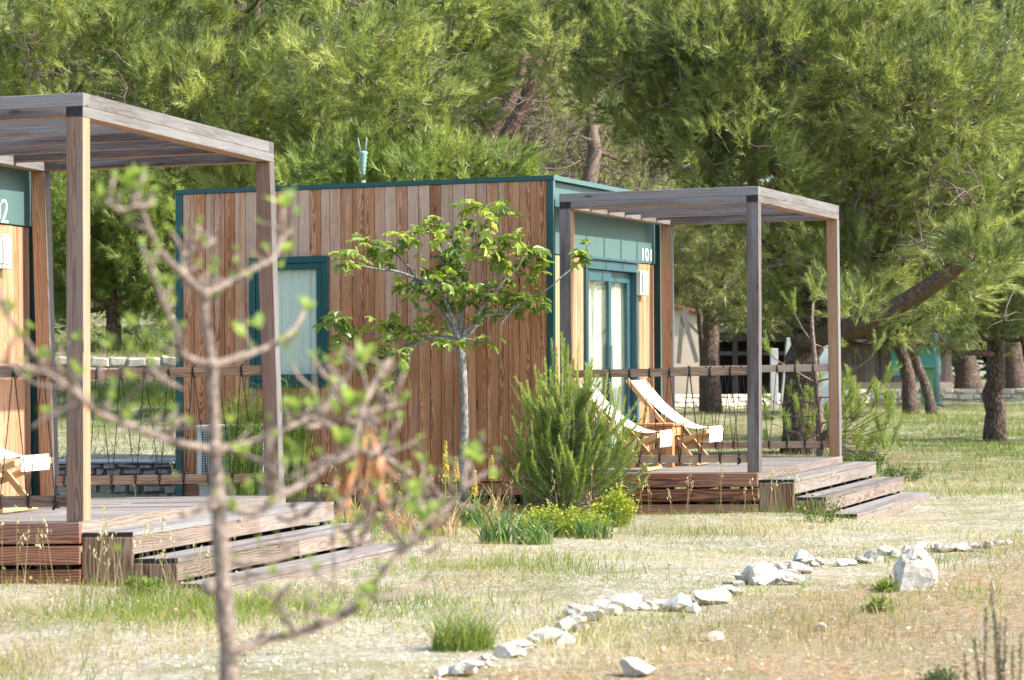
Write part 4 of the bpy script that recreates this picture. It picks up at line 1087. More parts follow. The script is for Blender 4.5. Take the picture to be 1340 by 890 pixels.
# ------------------------------------------------------------------ sapling close to the camera
def near_sapling():
    d = 6.0; rng = np.random.default_rng(12); base = at(305, 1150, d); base.z = float(G(base.x, base.y))
    root = empty('young_tree', base, 'leggy young tree with budding upturned branches, nearest to the camera', 'tree')
    def pl(pts, r0, r1, dz0=0, dz1=0, n=6):
        m = len(pts); P = [at(x, y, d+dz0+(dz1-dz0)*i/(m-1)) for i, (x, y) in enumerate(pts)]
        Q = []
        for i in range(m-1):
            a = P[max(i-1, 0)]; b = P[i]; c = P[i+1]; e = P[min(i+2, m-1)]
            for q in range(4):
                t = q/4; Q.append(.5*((2*b)+(c-a)*t+(2*a-5*b+4*c-e)*t*t+(3*b-a-3*c+e)*t**3))
        Q.append(P[-1]); k = len(Q); px = d/F
        return Q, [.72*px*(r0+(r1-r0)*i/(k-1))*(1+.12*math.sin(i*1.9)) for i in range(k)]
    tb = MB(); Q, R = pl([(309, 1330), (305, 1150), (300, 890), (291, 760), (285, 655), (281, 590), (277, 480), (270, 430), (266, 385)], 21, 6)
    Q[0].z = float(G(Q[0].x, Q[0].y))-.05
    tb.tube(Q, R, 12, rough=.05)
    for (x, y, r) in ((284, 655, 13), (281, 588, 10), (276, 478, 8.5), (267, 385, 8), (273, 768, 10)):
        c = at(x, y, d-.01); tb.tube([c+Vector((0, 0, -r*d/F*1.2)), c+Vector((0, 0, -r*d/F*.4)), c+Vector((0, 0, r*d/F*.4)), c+Vector((0, 0, r*d/F*1.2))], [r*d/F*.4, r*d/F, r*d/F, r*d/F*.4], 10, rough=.06)
    tb.build('trunk', M['saplingbark'], root)
    B = [([(266, 385), (243, 362), (215, 335), (197, 305), (185, 275), (175, 258)], 6.5, 5, -.0, -.15), ([(178, 268), (158, 275), (138, 262)], 4.5, 3, -.15, -.2), ([(180, 270), (195, 268), (199, 258)], 4.5, 3, -.15, -.1),
         ([(266, 385), (300, 370), (335, 350), (358, 338), (368, 311), (371, 275)], 6.5, 4, 0, .25), ([(240, 372), (294, 368), (334, 352)], 5, 4, .1, .2), ([(243, 362), (240, 335), (268, 322), (280, 314)], 4.5, 3, 0, .15),
         ([(277, 478), (320, 465), (360, 450), (385, 430), (400, 402)], 7.5, 4.5, 0, .3), ([(277, 478), (240, 465), (234, 440), (218, 407), (202, 365), (189, 330)], 7.5, 4, 0, -.3),
         ([(281, 589), (258, 585), (228, 579), (191, 565), (150, 550), (124, 538), (100, 515), (60, 488), (20, 478), (-20, 470)], 8, 4, 0, -.4), ([(60, 488), (40, 455), (15, 420), (5, 404)], 5, 3.5, -.3, -.35), ([(110, 525), (75, 540), (40, 560)], 4, 3, -.2, -.2),
         ([(281, 589), (316, 583), (349, 572), (380, 558), (415, 540), (440, 515)], 8, 4, 0, .3), ([(300, 588), (336, 602), (363, 619)], 5, 4, 0, -.2), ([(211, 566), (240, 560), (275, 562)], 4, 3.5, .15, .15), ([(150, 552), (170, 520), (195, 495)], 4, 3, -.1, -.2),
         ([(285, 660), (331, 671), (370, 647), (398, 633), (430, 607), (459, 590), (473, 540), (484, 512), (509, 472)], 8, 6, 0, .35), ([(285, 660), (262, 668), (238, 674)], 6, 5, 0, -.25), ([(459, 590), (430, 600), (380, 625), (340, 665)], 4, 3, .3, .1),
         ([(473, 540), (500, 535), (528, 528)], 5, 4, .3, .35), ([(465, 560), (448, 530), (441, 502)], 4.5, 3.5, .3, .2), ([(472, 590), (505, 600), (540, 622)], 5.5, 5, .3, .5), ([(400, 560), (430, 555), (465, 552)], 5, 4, .2, .3),
         ([(305, 855), (343, 838), (386, 829), (428, 814), (461, 793), (483, 772), (507, 741), (531, 718), (560, 697), (606, 640), (648, 612)], 9.5, 4, 0, .4), ([(428, 814), (458, 800), (478, 780)], 7, 5, .15, .1), ([(489, 784), (520, 778), (558, 758)], 5, 3, .2, .3),
         ([(531, 718), (510, 690), (480, 668), (472, 650)], 5, 3.5, .3, .2), ([(560, 697), (556, 672), (545, 640)], 5, 3.5, .3, .3), ([(288, 735), (330, 734), (361, 732), (392, 718)], 7, 4, 0, .2), ([(300, 757), (370, 748), (420, 742)], 4.5, 3, .1, .2), ([(386, 829), (370, 795), (345, 772)], 4.5, 3, 0, -.1), ([(428, 812), (400, 805), (355, 800)], 4, 3, .1, .0),
         ([(606, 640), (610, 612), (625, 590)], 4, 3, .35, .4), ([(0, 500), (-15, 470), (-30, 440)], 5, 4, -.3, -.3), ([(440, 515), (455, 490), (470, 467)], 4, 3, .3, .3), ([(433, 700), (437, 735), (436, 790)], 2.5, 2, .25, .2)]
    bm = MB()
    for pts, r0, r1, a, b in B:
        Q, R = pl(pts, r0, r1, a, b); bm.tube(Q, R, 8, rough=.08)
    spur = []
    for pts, r0, r1, a, b in B:
        Q, R = pl(pts, r0, r1, a, b)
        for i in range(2, len(Q)-1):
            if rng.random() < .42:
                t = (Q[i+1]-Q[i-1]).normalized(); dd = Vector(rng.normal(size=3)); dd -= t*dd.dot(t)*.6; dd.y *= .5; dd.z = abs(dd.z)*.8+.2; dd.normalize(); Ln = rng.uniform(14, 44)*d/F
                e = Q[i]+dd*Ln; cv = [Q[i], Q[i]+dd*Ln*.5+t*Ln*.12, e]; rr = rng.uniform(1.9, 3.2)*d/F
                bm.tube(cv, [rr, rr*.85, rr*.95], 6, rough=.1); spur.append((e, rng.uniform(4, 11)))
    for (x0, y0, n_, sx_, sy_) in [(470, 560, 26, 60, 60), (560, 670, 20, 60, 40), (450, 690, 12, 70, 40), (120, 500, 10, 90, 40)]:
        for q in range(n_):
            x, y = x0+rng.normal()*sx_*.6, y0+rng.normal()*sy_*.6; a_ = rng.uniform(.2, 2.9); Ln = rng.uniform(25, 70); z_ = rng.uniform(.1, .5)
            p0, p1 = at(x, y, d+z_), at(x+math.cos(a_)*Ln, y-math.sin(a_)*Ln, d+z_+rng.uniform(-.05, .05)); cv = curve(p0, p1, .15, 4, rng, .08)
            bm.tube(cv, [3.0*d/F, 2.7*d/F, 2.5*d/F, 2.2*d/F, 1.8*d/F], 6, rough=.1); spur.append((cv[-1], rng.uniform(5, 12)))
    bm.build('branches', M['saplingbark'], root)
    L = [(172, 240, 24), (178, 224, 20), (135, 262, 22), (199, 262, 16), (275, 314, 15), (280, 343, 12), (300, 358, 16), (280, 385, 12), (371, 262, 22), (375, 324, 16), (368, 345, 12), (402, 400, 16), (338, 422, 16), (317, 436, 14), (373, 452, 12),
         (195, 341, 18), (209, 365, 14), (222, 365, 12), (239, 426, 10), (175, 419, 18), (192, 436, 12), (141, 448, 16), (7, 407, 18), (42, 426, 10), (172, 493, 12), (101, 483, 13), (80, 486, 11), (132, 548, 13), (167, 545, 12), (248, 552, 10), (302, 548, 11), (316, 589, 16), (326, 639, 15),
         (302, 663, 12), (275, 666, 10), (383, 592, 15), (386, 531, 16), (171, 488, 12), (471, 467, 22), (444, 474, 12), (462, 521, 24), (439, 535, 14), (525, 522, 16), (448, 575, 20), (462, 610, 10), (382, 580, 14), (624, 598, 22), (646, 621, 13), (545, 636, 18), (538, 668, 14), (556, 675, 20), (570, 660, 12),
         (343, 772, 12), (489, 775, 20), (473, 787, 15), (437, 799, 12), (416, 800, 9), (380, 726, 13), (404, 729, 9), (416, 741, 10), (358, 747, 10), (449, 708, 12), (473, 693, 14), (540, 735, 11), (245, 756, 11), (474, 772, 10), (543, 647, 16), (537, 665, 12), (155, 718, 8), (620, 690, 9), (30, 470, 9), (232, 620, 8), (700, 610, 0), (440, 650, 10), (490, 690, 10), (556, 755, 8), (508, 545, 10)]
    V = []; T = []
    for (x, y, s) in L+[(None, e, q) for e, q in spur]:
        if not s: continue
        s *= 1.1; c = np.array(at(x, y+s*.4, d+rng.uniform(-.3, .35))) if x is not None else np.array(y)
        for i in range(max(4, int(s/3.2))):
            th = rng.random()*6.28; el = rng.uniform(.5, 1.45); ln = s*d/F*rng.uniform(.8, 1.5)
            pts, f = leaf_card(ln, ln*.55, rng.uniform(-.1, .35))
            dx = np.array([math.cos(th)*math.cos(el), math.sin(th)*math.cos(el), math.sin(el)]); y_ = np.cross([.1, .2, 1], dx); y_ /= np.linalg.norm(y_); z_ = np.cross(dx, y_)
            q = pts@np.stack([dx, y_, z_], 0)+c
            for ff in f: V.append(q[list(ff)]); T.append(np.clip(rng.normal()*.25+.5, 0, 1))
    big_mesh('leaves', np.concatenate(V), 4, M['bud'], root, np.array(T))
    # withered leaves hanging from one fork
    V = []; T = []
    for (x, y, ln, sw) in [(475, 560, 95, -2), (480, 575, 120, 6), (468, 580, 110, -14), (486, 585, 90, 14), (462, 600, 80, -24), (492, 600, 80, 20), (450, 640, 60, -8), (478, 560, 70, 40), (505, 630, 55, 10), (440, 625, 50, -12)]:
        a = np.array(at(x, y, d+.3+rng.uniform(-.05, .05))); e = np.array(at(x+sw, y+ln, d+.3)); n = 6; sd = np.array([.5, .8, 0])*rng.uniform(.006, .012)
        P = [a+(e-a)*i/n+np.array([.006*math.sin(i*1.3), .01*math.cos(i), 0]) for i in range(n+1)]
        for i in range(n):
            w0, w1 = math.sin(math.pi*(i+.3)/(n+.6)), math.sin(math.pi*(i+1.3)/(n+.6))
            V.append(np.array([P[i]-sd*w0, P[i]+sd*w0, P[i+1]+sd*w1, P[i+1]-sd*w1])); T.append(rng.random())
    big_mesh('withered_leaves', np.concatenate(V), 4, M['dryleaf'], root, np.array(T))
near_sapling()
# ------------------------------------------------------------------ rocks
ROCKS = []
def rock_mesh(size, seed, planes=14, sub=3):
    r = np.random.default_rng(seed); bm = bmesh.new(); bmesh.ops.create_icosphere(bm, subdivisions=sub, radius=1.)
    V = np.array([v.co[:] for v in bm.verts])
    N = r.normal(size=(planes, 3)); N /= np.linalg.norm(N, axis=1, keepdims=True); D = r.uniform(.42, .82, planes)
    for n_, d_ in zip(N, D):
        s = V@n_; k = s > d_; V[k] -= (s[k]-d_)[:, None]*n_
    V += .022*np.sin(V@r.normal(size=(3, 3))*5+r.uniform(0, 6, 3)) + r.normal(size=V.shape)*.012
    V *= np.array(size)
    F_ = [tuple(v.index for v in f.verts) for f in bm.faces]; bm.free()
    return V, F_
def rock(name, label, p, size, seed, mat='limestone', rot=0., group=None, cat='rock', sink=.11, tilt=0.):
    V, F_ = rock_mesh(size, seed); c, s = math.cos(rot), math.sin(rot)
    ct, st_ = math.cos(tilt), math.sin(tilt)
    R = np.array([[c, -s, 0], [s, c, 0], [0, 0, 1]])@np.array([[ct, 0, st_], [0, 1, 0], [-st_, 0, ct]])
    V = V@R.T
    org = Vector((p.x, p.y, p.z+ -V[:, 2].min()*(1-2*sink)))
    me = bpy.data.meshes.new(name); me.from_pydata(V.tolist(), [], F_); me.materials.append(M[mat])
    a = me.attributes.new('rnd', 'FLOAT', 'POINT'); a.data.foreach_set('value', np.full(len(V), np.random.default_rng(seed).random()))
    o = bpy.data.objects.new(name, me); COL.objects.link(o); o.location = org
    ROCKS.append((p.x, p.y, max(size[0], size[1])*.6))
    return tag(o, label, cat, group)
ORD = ['first', 'second', 'third', 'fourth', 'fifth', 'sixth', 'seventh', 'eighth', 'ninth', 'tenth', 'eleventh', 'twelfth', 'thirteenth', 'fourteenth', 'fifteenth', 'sixteenth', 'seventeenth', 'eighteenth', 'nineteenth', 'twentieth']
ORD += ['twenty-'+x for x in ORD[:9]] + ['thirtieth'] + ['thirty-'+x for x in ORD[:9]] + ['fortieth'] + ['forty-'+x for x in ORD[:9]] + ['fiftieth']
line = [(62, 372, 22), (105, 364, 36), (135, 350, 22), (160, 338, 14), (208, 328, 26), (246, 314, 22), (262, 300, 14), (294, 292, 36), (322, 280, 16), (338, 268, 28), (366, 238, 34), (352, 256, 20), (392, 238, 16), (414, 228, 20), (465, 220, 36), (440, 236, 16), (512, 226, 18), (543, 220, 14), (578, 224, 32), (610, 216, 14),
        (648, 208, 34), (668, 198, 18), (690, 190, 20), (712, 176, 12), (730, 166, 26), (774, 160, 40), (752, 150, 16), (818, 154, 24), (840, 144, 26), (806, 140, 12), (852, 120, 24), (870, 130, 16), (890, 128, 14), (938, 131, 14), (956, 130, 14), (984, 123, 14), (1008, 119, 20), (1038, 105, 18), (1058, 112, 14), (1084, 104, 18), (1112, 97, 16),
        (1146, 97, 12), (1166, 97, 24), (1212, 98, 16), (1236, 92, 13), (1262, 91, 13), (1284, 86, 12), (1306, 84, 10)]
for i, (x, y, r) in enumerate(line):
    px, py = 540+x/1.675, 660+y/1.675; rp = r/1.675
    p = gpix(px, py+rp*.35); d = p.y; R = rp*d/F*1.42
    sz = 'large' if r > 30 else 'small' if r < 17 else 'mid-sized'
    if r > 13:
        o2 = random.uniform(-.5, .5); q = gpt(p.x+R*(1.25+.3*random.random())*(.42+o2*.6), p.y+R*1.2*(.9-abs(o2))*random.choice([-1, 1]))
        rock('edging_chip', f'small chip of limestone lying against the {ORD[i]} stone from the near end of the edging', q, (R*.58, R*.5, R*.36), 700+i, random.choice(['limestone', 'limedirt']), random.uniform(0, 3), 'pale stones edging the path')
    rock('edging_rock', f'{sz} pale limestone, {ORD[i]} from the near end of the stone edging line', p, (R, R*random.uniform(.7, 1.1), R*random.uniform(.42, .68)), 300+i, 'limestone', random.uniform(0, 3), 'pale stones edging the path')
def boulder():
    b = gpix(1198, 771); d = b.y; rng = np.random.default_rng(5); bm = bmesh.new()
    out = [(1170, 774), (1171, 739), (1180, 727), (1199, 713), (1208, 716), (1214, 722), (1223, 738), (1227, 760), (1222, 772), (1195, 778)]
    for dy, k in ((-.085, .80), (-.03, 1.), (.05, .96), (.11, .72)):
        for (x, y) in out:
            q = at(1198+(x-1198)*k, 772+(y-772)*(k if y < 768 else 1), d); bm.verts.new((q.x+rng.normal()*.004, d+dy+rng.normal()*.008, q.z+rng.normal()*.004))
    r = bmesh.ops.convex_hull(bm, input=bm.verts); bmesh.ops.delete(bm, geom=[v for v in bm.verts if not v.link_faces], context='VERTS')
    bmesh.ops.subdivide_edges(bm, edges=bm.edges, cuts=3, use_grid_fill=True)
    for v in bm.verts: v.co += Vector(rng.normal(size=3)*.0022)+Vector(np.sin(np.array(v.co)@rng.normal(size=(3, 3))*0+np.array(v.co)[[1, 2, 0]]*38)*.004)
    org = Vector((b.x, d, b.z))
    for v in bm.verts: v.co -= org
    me = bpy.data.meshes.new('boulder'); bm.to_mesh(me); bm.free(); me.materials.append(M['limestone']); a = me.attributes.new('rnd', 'FLOAT', 'POINT'); a.data.foreach_set('value', [.5]*len(me.vertices))
    o = bpy.data.objects.new('boulder', me); COL.objects.link(o); o.location = org; tag(o, 'upright pale boulder, the biggest stone, standing beside the stone edging', 'boulder'); ROCKS.append((b.x, d, .2))
boulder()
p = gpix(680, 700); rock('pointed_rock', 'white pointed rock in the flower bed before the young pine bush', p, (.075, .06, .15), 77, 'limestone', .6, None, 'rock', .1, .35)
for lab, px, py, r, sd, mt in [('orange brown stone lying alone below the upright boulder', 1074, 822, 11, 401, 'limedirt'), ('earthy flat stone lying inside the curve of the edging line', 936, 834, 12, 402, 'limedirt'), ('large half buried pale rock nearest the camera, apart from the edging', 834, 874, 27, 403, 'limestone'), ('small earthy stone beside the half buried pale rock', 868, 850, 8, 404, 'limedirt'), ('loose grey white stone among the grass before the far steps', 1062, 690, 6, 405, 'limestone')]:
    p = gpix(px, py+r*.4); R = r*p.y/F; rock('loose_rock', lab, p, (R*1.15, R, R*.7), sd, mt, random.uniform(0, 3))

# ------------------------------------------------------------------ dry stone walls: stones are the wall's pattern, one mesh each
def stone_wall(name, label, pts, h, t, mat, sz=(.28, .16), cap=None, seed=1, core='dark'):
    r = random.Random(seed); mb = MB(); capm = MB(); cm = MB()
    for (a, b) in zip(pts[:-1], pts[1:]):
        a, b = Vector(a), Vector(b); d = b-a; L = d.length; d.normalize(); nrm = Vector((d.y, -d.x, 0))
        if nrm.y > 0: nrm = -nrm
        z = -.06
        while z < h-.02:
            hh = min(sz[1]*r.uniform(.7, 1.3), h-z)
            if h-z-hh < .05: hh = h-z
            x = -r.uniform(0, sz[0]*.5)
            while x < L:
                w = sz[0]*r.uniform(.5, 1.5); x1 = min(x+w, L); x0 = max(x, 0)
                if x1-x0 > .04:
                    o = r.uniform(-.02, .02); g = .008
                    def mp(u, v, q): 
                        return tuple(a.lerp(b, u/L)+nrm*v+Vector((0, 0, q)))
                    c = [(x0+g, z+g), (x1-g, z+g), (x1-g, z+hh-g), (x0+g, z+hh-g)]
                    j = min(w, hh)*.30
                    c = [(u+r.uniform(-j, j)*.6+0, q+r.uniform(-j, j)*.6) for u, q in c]
                    mx, mz = sum(u for u, q in c)/4, sum(q for u, q in c)/4
                    inn = [(mx+(u-mx)*.74+r.uniform(-.01, .01), mz+(q-mz)*.7+r.uniform(-.01, .01)) for u, q in c]
                    v0 = t/2-.02; v1 = t/2+.025+o+r.uniform(0, .02)
                    P = [mp(u, v0-.05, q) for u, q in c]+[mp(u, v0+.012, q) for u, q in c]+[mp(u, v1, q) for u, q in inn]
                    fs = [(8, 9, 10, 11)]+[(i, (i+1) % 4, 4+(i+1) % 4, 4+i) for i in range(4)]+[(4+i, 4+(i+1) % 4, 8+(i+1) % 4, 8+i) for i in range(4)]
                    mb.poly(P, fs, rnd=r.random())
                x += w
            z += hh
        def mp2(u, v, q): return tuple(a.lerp(b, u/L)+nrm*v+Vector((0, 0, q)))
        cm.box(mp2, (0, L), (-t/2, t/2-.05), (-.2, h-.01), 'u')
        if cap:
            x = 0
            while x < L-.02:
                w = r.uniform(.3, .6); x1 = min(x+w, L); capm.box(mp2, (x+.004, x1-.004), (-t/2-.03, t/2+.04+r.uniform(0, .02)), (h+.002, h+cap+r.uniform(-.012, .012)), 'u', jit=.012); x = x1
    root = empty(name, pts[0], label, 'wall')
    mb.build('stonework', M[mat], root, bevel=0); cm.build('core', M[core] if mat != 'drystone' else M['drystone'], root)
    if cap: capm.build('coping', M['concrete'] if mat == 'drystone' else M[mat], root, bevel=.01)
    return root
stone_wall('dry_stone_wall', 'low dark dry stone wall with flat coping behind the near deck', [(-8.2, 30.9, -.02), (-5.2, 30.75, -.02), (-3.0, 30.7, -.02), (-1.2, 30.8, 0)], .345, .3, 'drystone', (.17, .085), .04, 2)
stone_wall('pale_stone_wall', 'pale stone retaining wall at the foot of the pine bank', [(-9.5, 42.1, 1.22), (-6.6, 42.1, 1.24), (-4.6, 42.1, 1.25), (-2.6, 42.3, 1.1)], .30, .35, 'palewall', (.24, .105), None, 3, 'render')
zz = lambda x, y: (x, y, float(G(x, y))-.03)
stone_wall('low_white_wall', 'long low whitish stone wall across the far side of the meadow', [zz(3.2, 66), zz(6.4, 70), zz(9.2, 73.5), zz(12.6, 73.5), zz(13.6, 73)], .36, .4, 'palewall', (.34, .13), None, 4, 'render')
stone_wall('low_white_wall', 'short piece of whitish wall low at the edge of the far meadow', [zz(13.9, 71), zz(17, 68)], .16, .4, 'palewall', (.4, .14), None, 5, 'render')

# ------------------------------------------------------------------ far hut, shed, poles, bin
def bx(mb, p0, p1, d, z=None, **k): pass
def shed():
    d = 79.; L = lambda px, py, dd=0: at(px, py, d+dd)
    a, b = L(1085, 512), L(1246, 512); z0 = float(G((a.x+b.x)/2, d))-.05
    root = empty('wooden_shed', ((a.x+b.x)/2, d, z0), 'long low grey board shed with turquoise panels under the pines', 'shed')
    zt = L(1100, 452).z; zs = L(1100, 500).z
    mb = MB(); x = a.x
    while x < b.x:
        w = random.uniform(.14, .2); mb.box(IDM, (x, min(x+w, b.x)-.01), (d+.0, d+.03), (zs, zt), 'z', jit=.004); x += w
    mb.build('board_wall', M['shedwood'], root)
    m = MB(); m.box(IDM, (a.x, b.x), (d-.1, d+.06), (z0, zs-.005)); m.build('base', M['drystone'], root)
    m = MB(); m.box(IDM, (a.x, b.x), (d+.06, d+3), (z0, zt-.02)); m.build('inner', M['dark'], root)
    m = MB(); m.box(IDM, (a.x-.5, b.x+.1), (d-.5, d+3.4), (zt+.02, zt+.16)); m.build('roof', M['shedwood'], root)
    for (x0, x1, y0, y1) in ((1166, 1188, 453, 492), (1200, 1231, 453, 491)):
        p, q = L(x0, y1, -.06), L(x1, y0, -.06); m = MB(); m.box(IDM, (p.x, q.x), (d-.05, d-.012), (p.z, q.z)); m.build('turquoise_panel', M['turq'], root, bevel=.01)
shed()
def stall():
    d = 76.; L = lambda px, py: at(px, py, d); root = empty('open_shelter', gpt(L(990, 500).x, d), 'dark open wooden shelter between the trunks behind the far pergola', 'shelter')
    z0 = float(G(root.location.x, d)); zt = L(990, 446).z
    for px in (938, 962, 992, 1030, 1066):
        x = L(px, 480).x; m = MB(); m.box(IDM, (x-.07, x+.07), (d-.07, d+.07), (z0-.05, zt), 'z'); m.build('post', M['shedwood'], root)
    m = MB(); m.box(IDM, (L(932, 450).x, L(1078, 450).x), (d-.1, d+.1), (zt+.002, zt+.2), 'u'); m.box(IDM, (L(938, 450).x, L(1070, 450).x), (d-.06, d+.06), (L(990, 462).z-.06, L(990, 462).z+.04), 'u'); m.build('rail', M['shedwood'], root)
    m = MB(); m.box(IDM, (L(932, 450).x, L(1078, 450).x), (d+1.6, d+1.7), (z0-.05, zt)); m.build('back_wall', M['dark'], root)
    m = MB(); m.box(IDM, (L(928, 450).x, L(1082, 450).x), (d-.4, d+2), (zt+.21, zt+.3)); m.build('roof', M['shedwood'], root)
stall()
def hut():
    d = 68.; L = lambda px, py: at(px, py, d); root = empty('beige_hut', gpt(L(898, 480).x, d), 'beige walled hut with a sloping red tiled roof edge', 'hut')
    z0 = float(G(root.location.x, d))-.05; x0, x1 = L(866, 480).x, L(916, 480).x; za, zb = L(866, 396).z, L(916, 413).z
    m = MB(); P = []
    for y in (d, d+2.5): P += [(x0, y, z0), (x1, y, z0), (x1, y, zb), (x0, y, za)]
    m.poly(P, [(0, 1, 2, 3), (4, 7, 6, 5), (0, 4, 5, 1), (1, 5, 6, 2), (2, 6, 7, 3), (3, 7, 4, 0)]); m.build('wall', M['render'], root)
    m = MB(); n = 12
    for i in range(n):
        t0, t1 = i/n, (i+.92)/n
        xa, xb = x0-.1+(x1-x0+.25)*t0, x0-.1+(x1-x0+.25)*t1
        z_a, z_b = za+(zb-za)*t0+.01, za+(zb-za)*t1+.01
        P = [(xa, d-.15, z_a), (xb, d-.15, z_b), (xb, d+2.6, z_b), (xa, d+2.6, z_a), (xa, d-.15, z_a+.07), (xb, d-.15, z_b+.07), (xb, d+2.6, z_b+.07), (xa, d+2.6, z_a+.07)]
        m.poly(P, [(0, 1, 5, 4), (1, 2, 6, 5), (2, 3, 7, 6), (3, 0, 4, 7), (4, 5, 6, 7), (0, 3, 2, 1)])
    m.build('roof', M['redtile'], root)
    r2 = empty('timber_trestle', gpt(L(897, 480).x, d-.6), 'pale timber trestle leaning on the beige hut', 'trestle'); m = MB()
    A = lambda px, py: at(px, py, d-.6)
    m.beam(A(893, 408), A(912, 474), .12, .1); m.beam(A(893, 414), A(888, 476), .1, .1); m.beam(A(890, 408), A(901, 406), .1, .1); m.beam(A(896, 418), A(914, 436), .07, .07)
    m.build('frame', M['pale'], r2)
    r3 = empty('teal_door', gpt(L(919, 480).x, d+.3), 'dark teal door leaf beside the beige hut', 'door panel'); m = MB()
    m.box(IDM, (L(917, 480).x, L(926, 480).x), (d+.3, d+.36), (z0, L(918, 437).z)); m.build('panel', M['tealdoor'], r3, bevel=.01)
hut()
def post(label, cat, px0, px1, pyt, pyb, d, mat, name='slab_post', lean=0):
    a, b = at(px0, pyb, d), at(px1, pyb, d); z1 = at(px0, pyt, d).z; z0 = float(G(a.x, d))-.03
    mb = MB(); mp = lambda u, v, z: (u+lean*(z-z0), v, z)
    mb.box(mp, (a.x, b.x), (d-.05, d+.05), (z0, z1), 'z'); o = mb.build(name, M[mat], None, origin=(a.x, d, z0), bevel=.012); tag(o, label, cat)
post('tilted pale concrete slab post rising behind the back rail', 'post', 1020, 1029, 442, 512, 66, 'concrete', lean=.10)
post('shorter pale concrete slab post behind the back rail', 'post', 1008, 1018, 456, 512, 66.6, 'concrete')
post('narrow white and turquoise board standing behind the back post of the far pergola', 'board', 1072, 1084, 446, 515, 70, 'ac', 'standing_board')
def pole():
    d = 71.; p = at(1226, 515, d); z0 = float(G(p.x, d)); root = empty('lamp_pole', (p.x, d, z0), 'pale teal lamp pole in front of the shed', 'pole'); z1 = at(1226, 425, d).z
    m = MB(); m.tube([(p.x, d, z0-.05), (p.x, d, z0+.9), (p.x, d, z1)], [.10, .075, .065], 12); m.build('shaft', M['turq2'], root)
    m = MB(); m.tube([(p.x, d, z0-.02), (p.x, d, z0+.05)], .15, 12); m.tube([(p.x, d, z1-.5), (p.x, d, z1-.42)], .085, 12); m.build('collar', M['turq2'], root)
pole()
def bin_():
    d = 72.; p = at(1214, 515, d); z0 = float(G(p.x, d)); root = empty('waste_bin', (p.x, d, z0), 'green plastic waste bin with overhanging lid next to the teal pole', 'bin'); z1 = at(1214, 482, d).z
    m = MB(); w = .17; P = [(p.x-w*.85, d-w*.8, z0), (p.x+w*.85, d-w*.8, z0), (p.x+w*.85, d+w, z0), (p.x-w*.85, d+w, z0), (p.x-w*1.1, d-w, z1), (p.x+w*1.1, d-w, z1), (p.x+w*1.1, d+w*1.2, z1), (p.x-w*1.1, d+w*1.2, z1)]
    m.poly(P, [(0, 1, 5, 4), (1, 2, 6, 5), (2, 3, 7, 6), (3, 0, 4, 7), (4, 5, 6, 7), (0, 3, 2, 1)]); m.build('body', M['binplastic'], root, bevel=.01)
    m = MB(); m.box(IDM, (p.x-.24, p.x+.3), (d-.24, d+.26), (z1+.002, z1+.07)); m.build('lid', M['binplastic'], root, bevel=.02)
bin_()
def ribbed_pole():
    d = 34.; p = at(475, 240, d); z0 = float(G(p.x, d)); root = empty('ribbed_pole', (p.x, d, z0), 'pale green ribbed pole top with two prongs above the cabin roof', 'pole')
    A = lambda px, py: at(px, py, d)
    m = MB(); m.tube([(p.x, d, z0-.05), tuple(A(475.5, 236))], .03, 10); m.build('shaft', M['turq2'], root)
    m = MB(); pts = []; rr = []
    for i in range(13):
        t = i/12; q = A(475.5-.5*t, 230-32*t); pts.append(q); rr.append((.02+.034*t)*(1.18 if i % 2 else .85))
    m.tube(pts, rr, 12); m.build('ribbed_top', M['turq2'], root)
    for (x0, x1) in ((471.5, 468.5), (478, 480)):
        m = MB(); m.tube([A(x0, 198), A((x0+x1)/2, 190), A(x1, 180)], [.014, .011, .006], 6); m.build('prong', M['turq2'], root)
ribbed_pole()
def ac_unit():
    f = cabmap(0); v = -.55
    u0, z1 = on_plane_v(0, 258, 561, v); u1, _ = on_plane_v(0, 345, 561, v); z0 = on_plane_v(0, 300, 634, v)[1]
    root = empty('outdoor_unit', f((u0+u1)/2, v+.15, z0), 'pale metal outdoor unit with mesh front against the boarded wall', 'air conditioner')
    m = MB(); m.box(f, (u0, u1), (v+.012, v+.33), (z0, z1), 'u'); m.build('housing', M['dark'], root, bevel=.01)
    m = MB(); t = .045
    m.box(f, (u0-.01, u1+.01), (v-.01, v+.345), (z1+.001, z1+.03), 'u'); m.box(f, (u0, u1), (v-.006, v+.01), (z0, z0+t)); m.box(f, (u0, u0+t), (v-.006, v+.01), (z0+t, z1)); m.box(f, (u1-t, u1), (v-.006, v+.01), (z0+t, z1))
    m.build('frame', M['ac'], root, bevel=.004)
    m = MB(); n = 26
    for i in range(n): u = u0+t+(u1-u0-2*t)*i/(n-1); m.box(f, (u-.003, u+.003), (v, v+.006), (z0+t, z1), 'z')
    for i in range(22): z = z0+t+(z1-z0-t)*i/21; m.box(f, (u0+t, u1-t), (v-.004, v-.0005), (z-.003, z+.003), 'u')
    m.build('grille', M['ac'], root)
    m = MB(); m.box(f, (u0, u1), (v+.05, v+.3), (z0-.5, z0-.002)); m.build('stand', M['concrete'], root)
ac_unit()

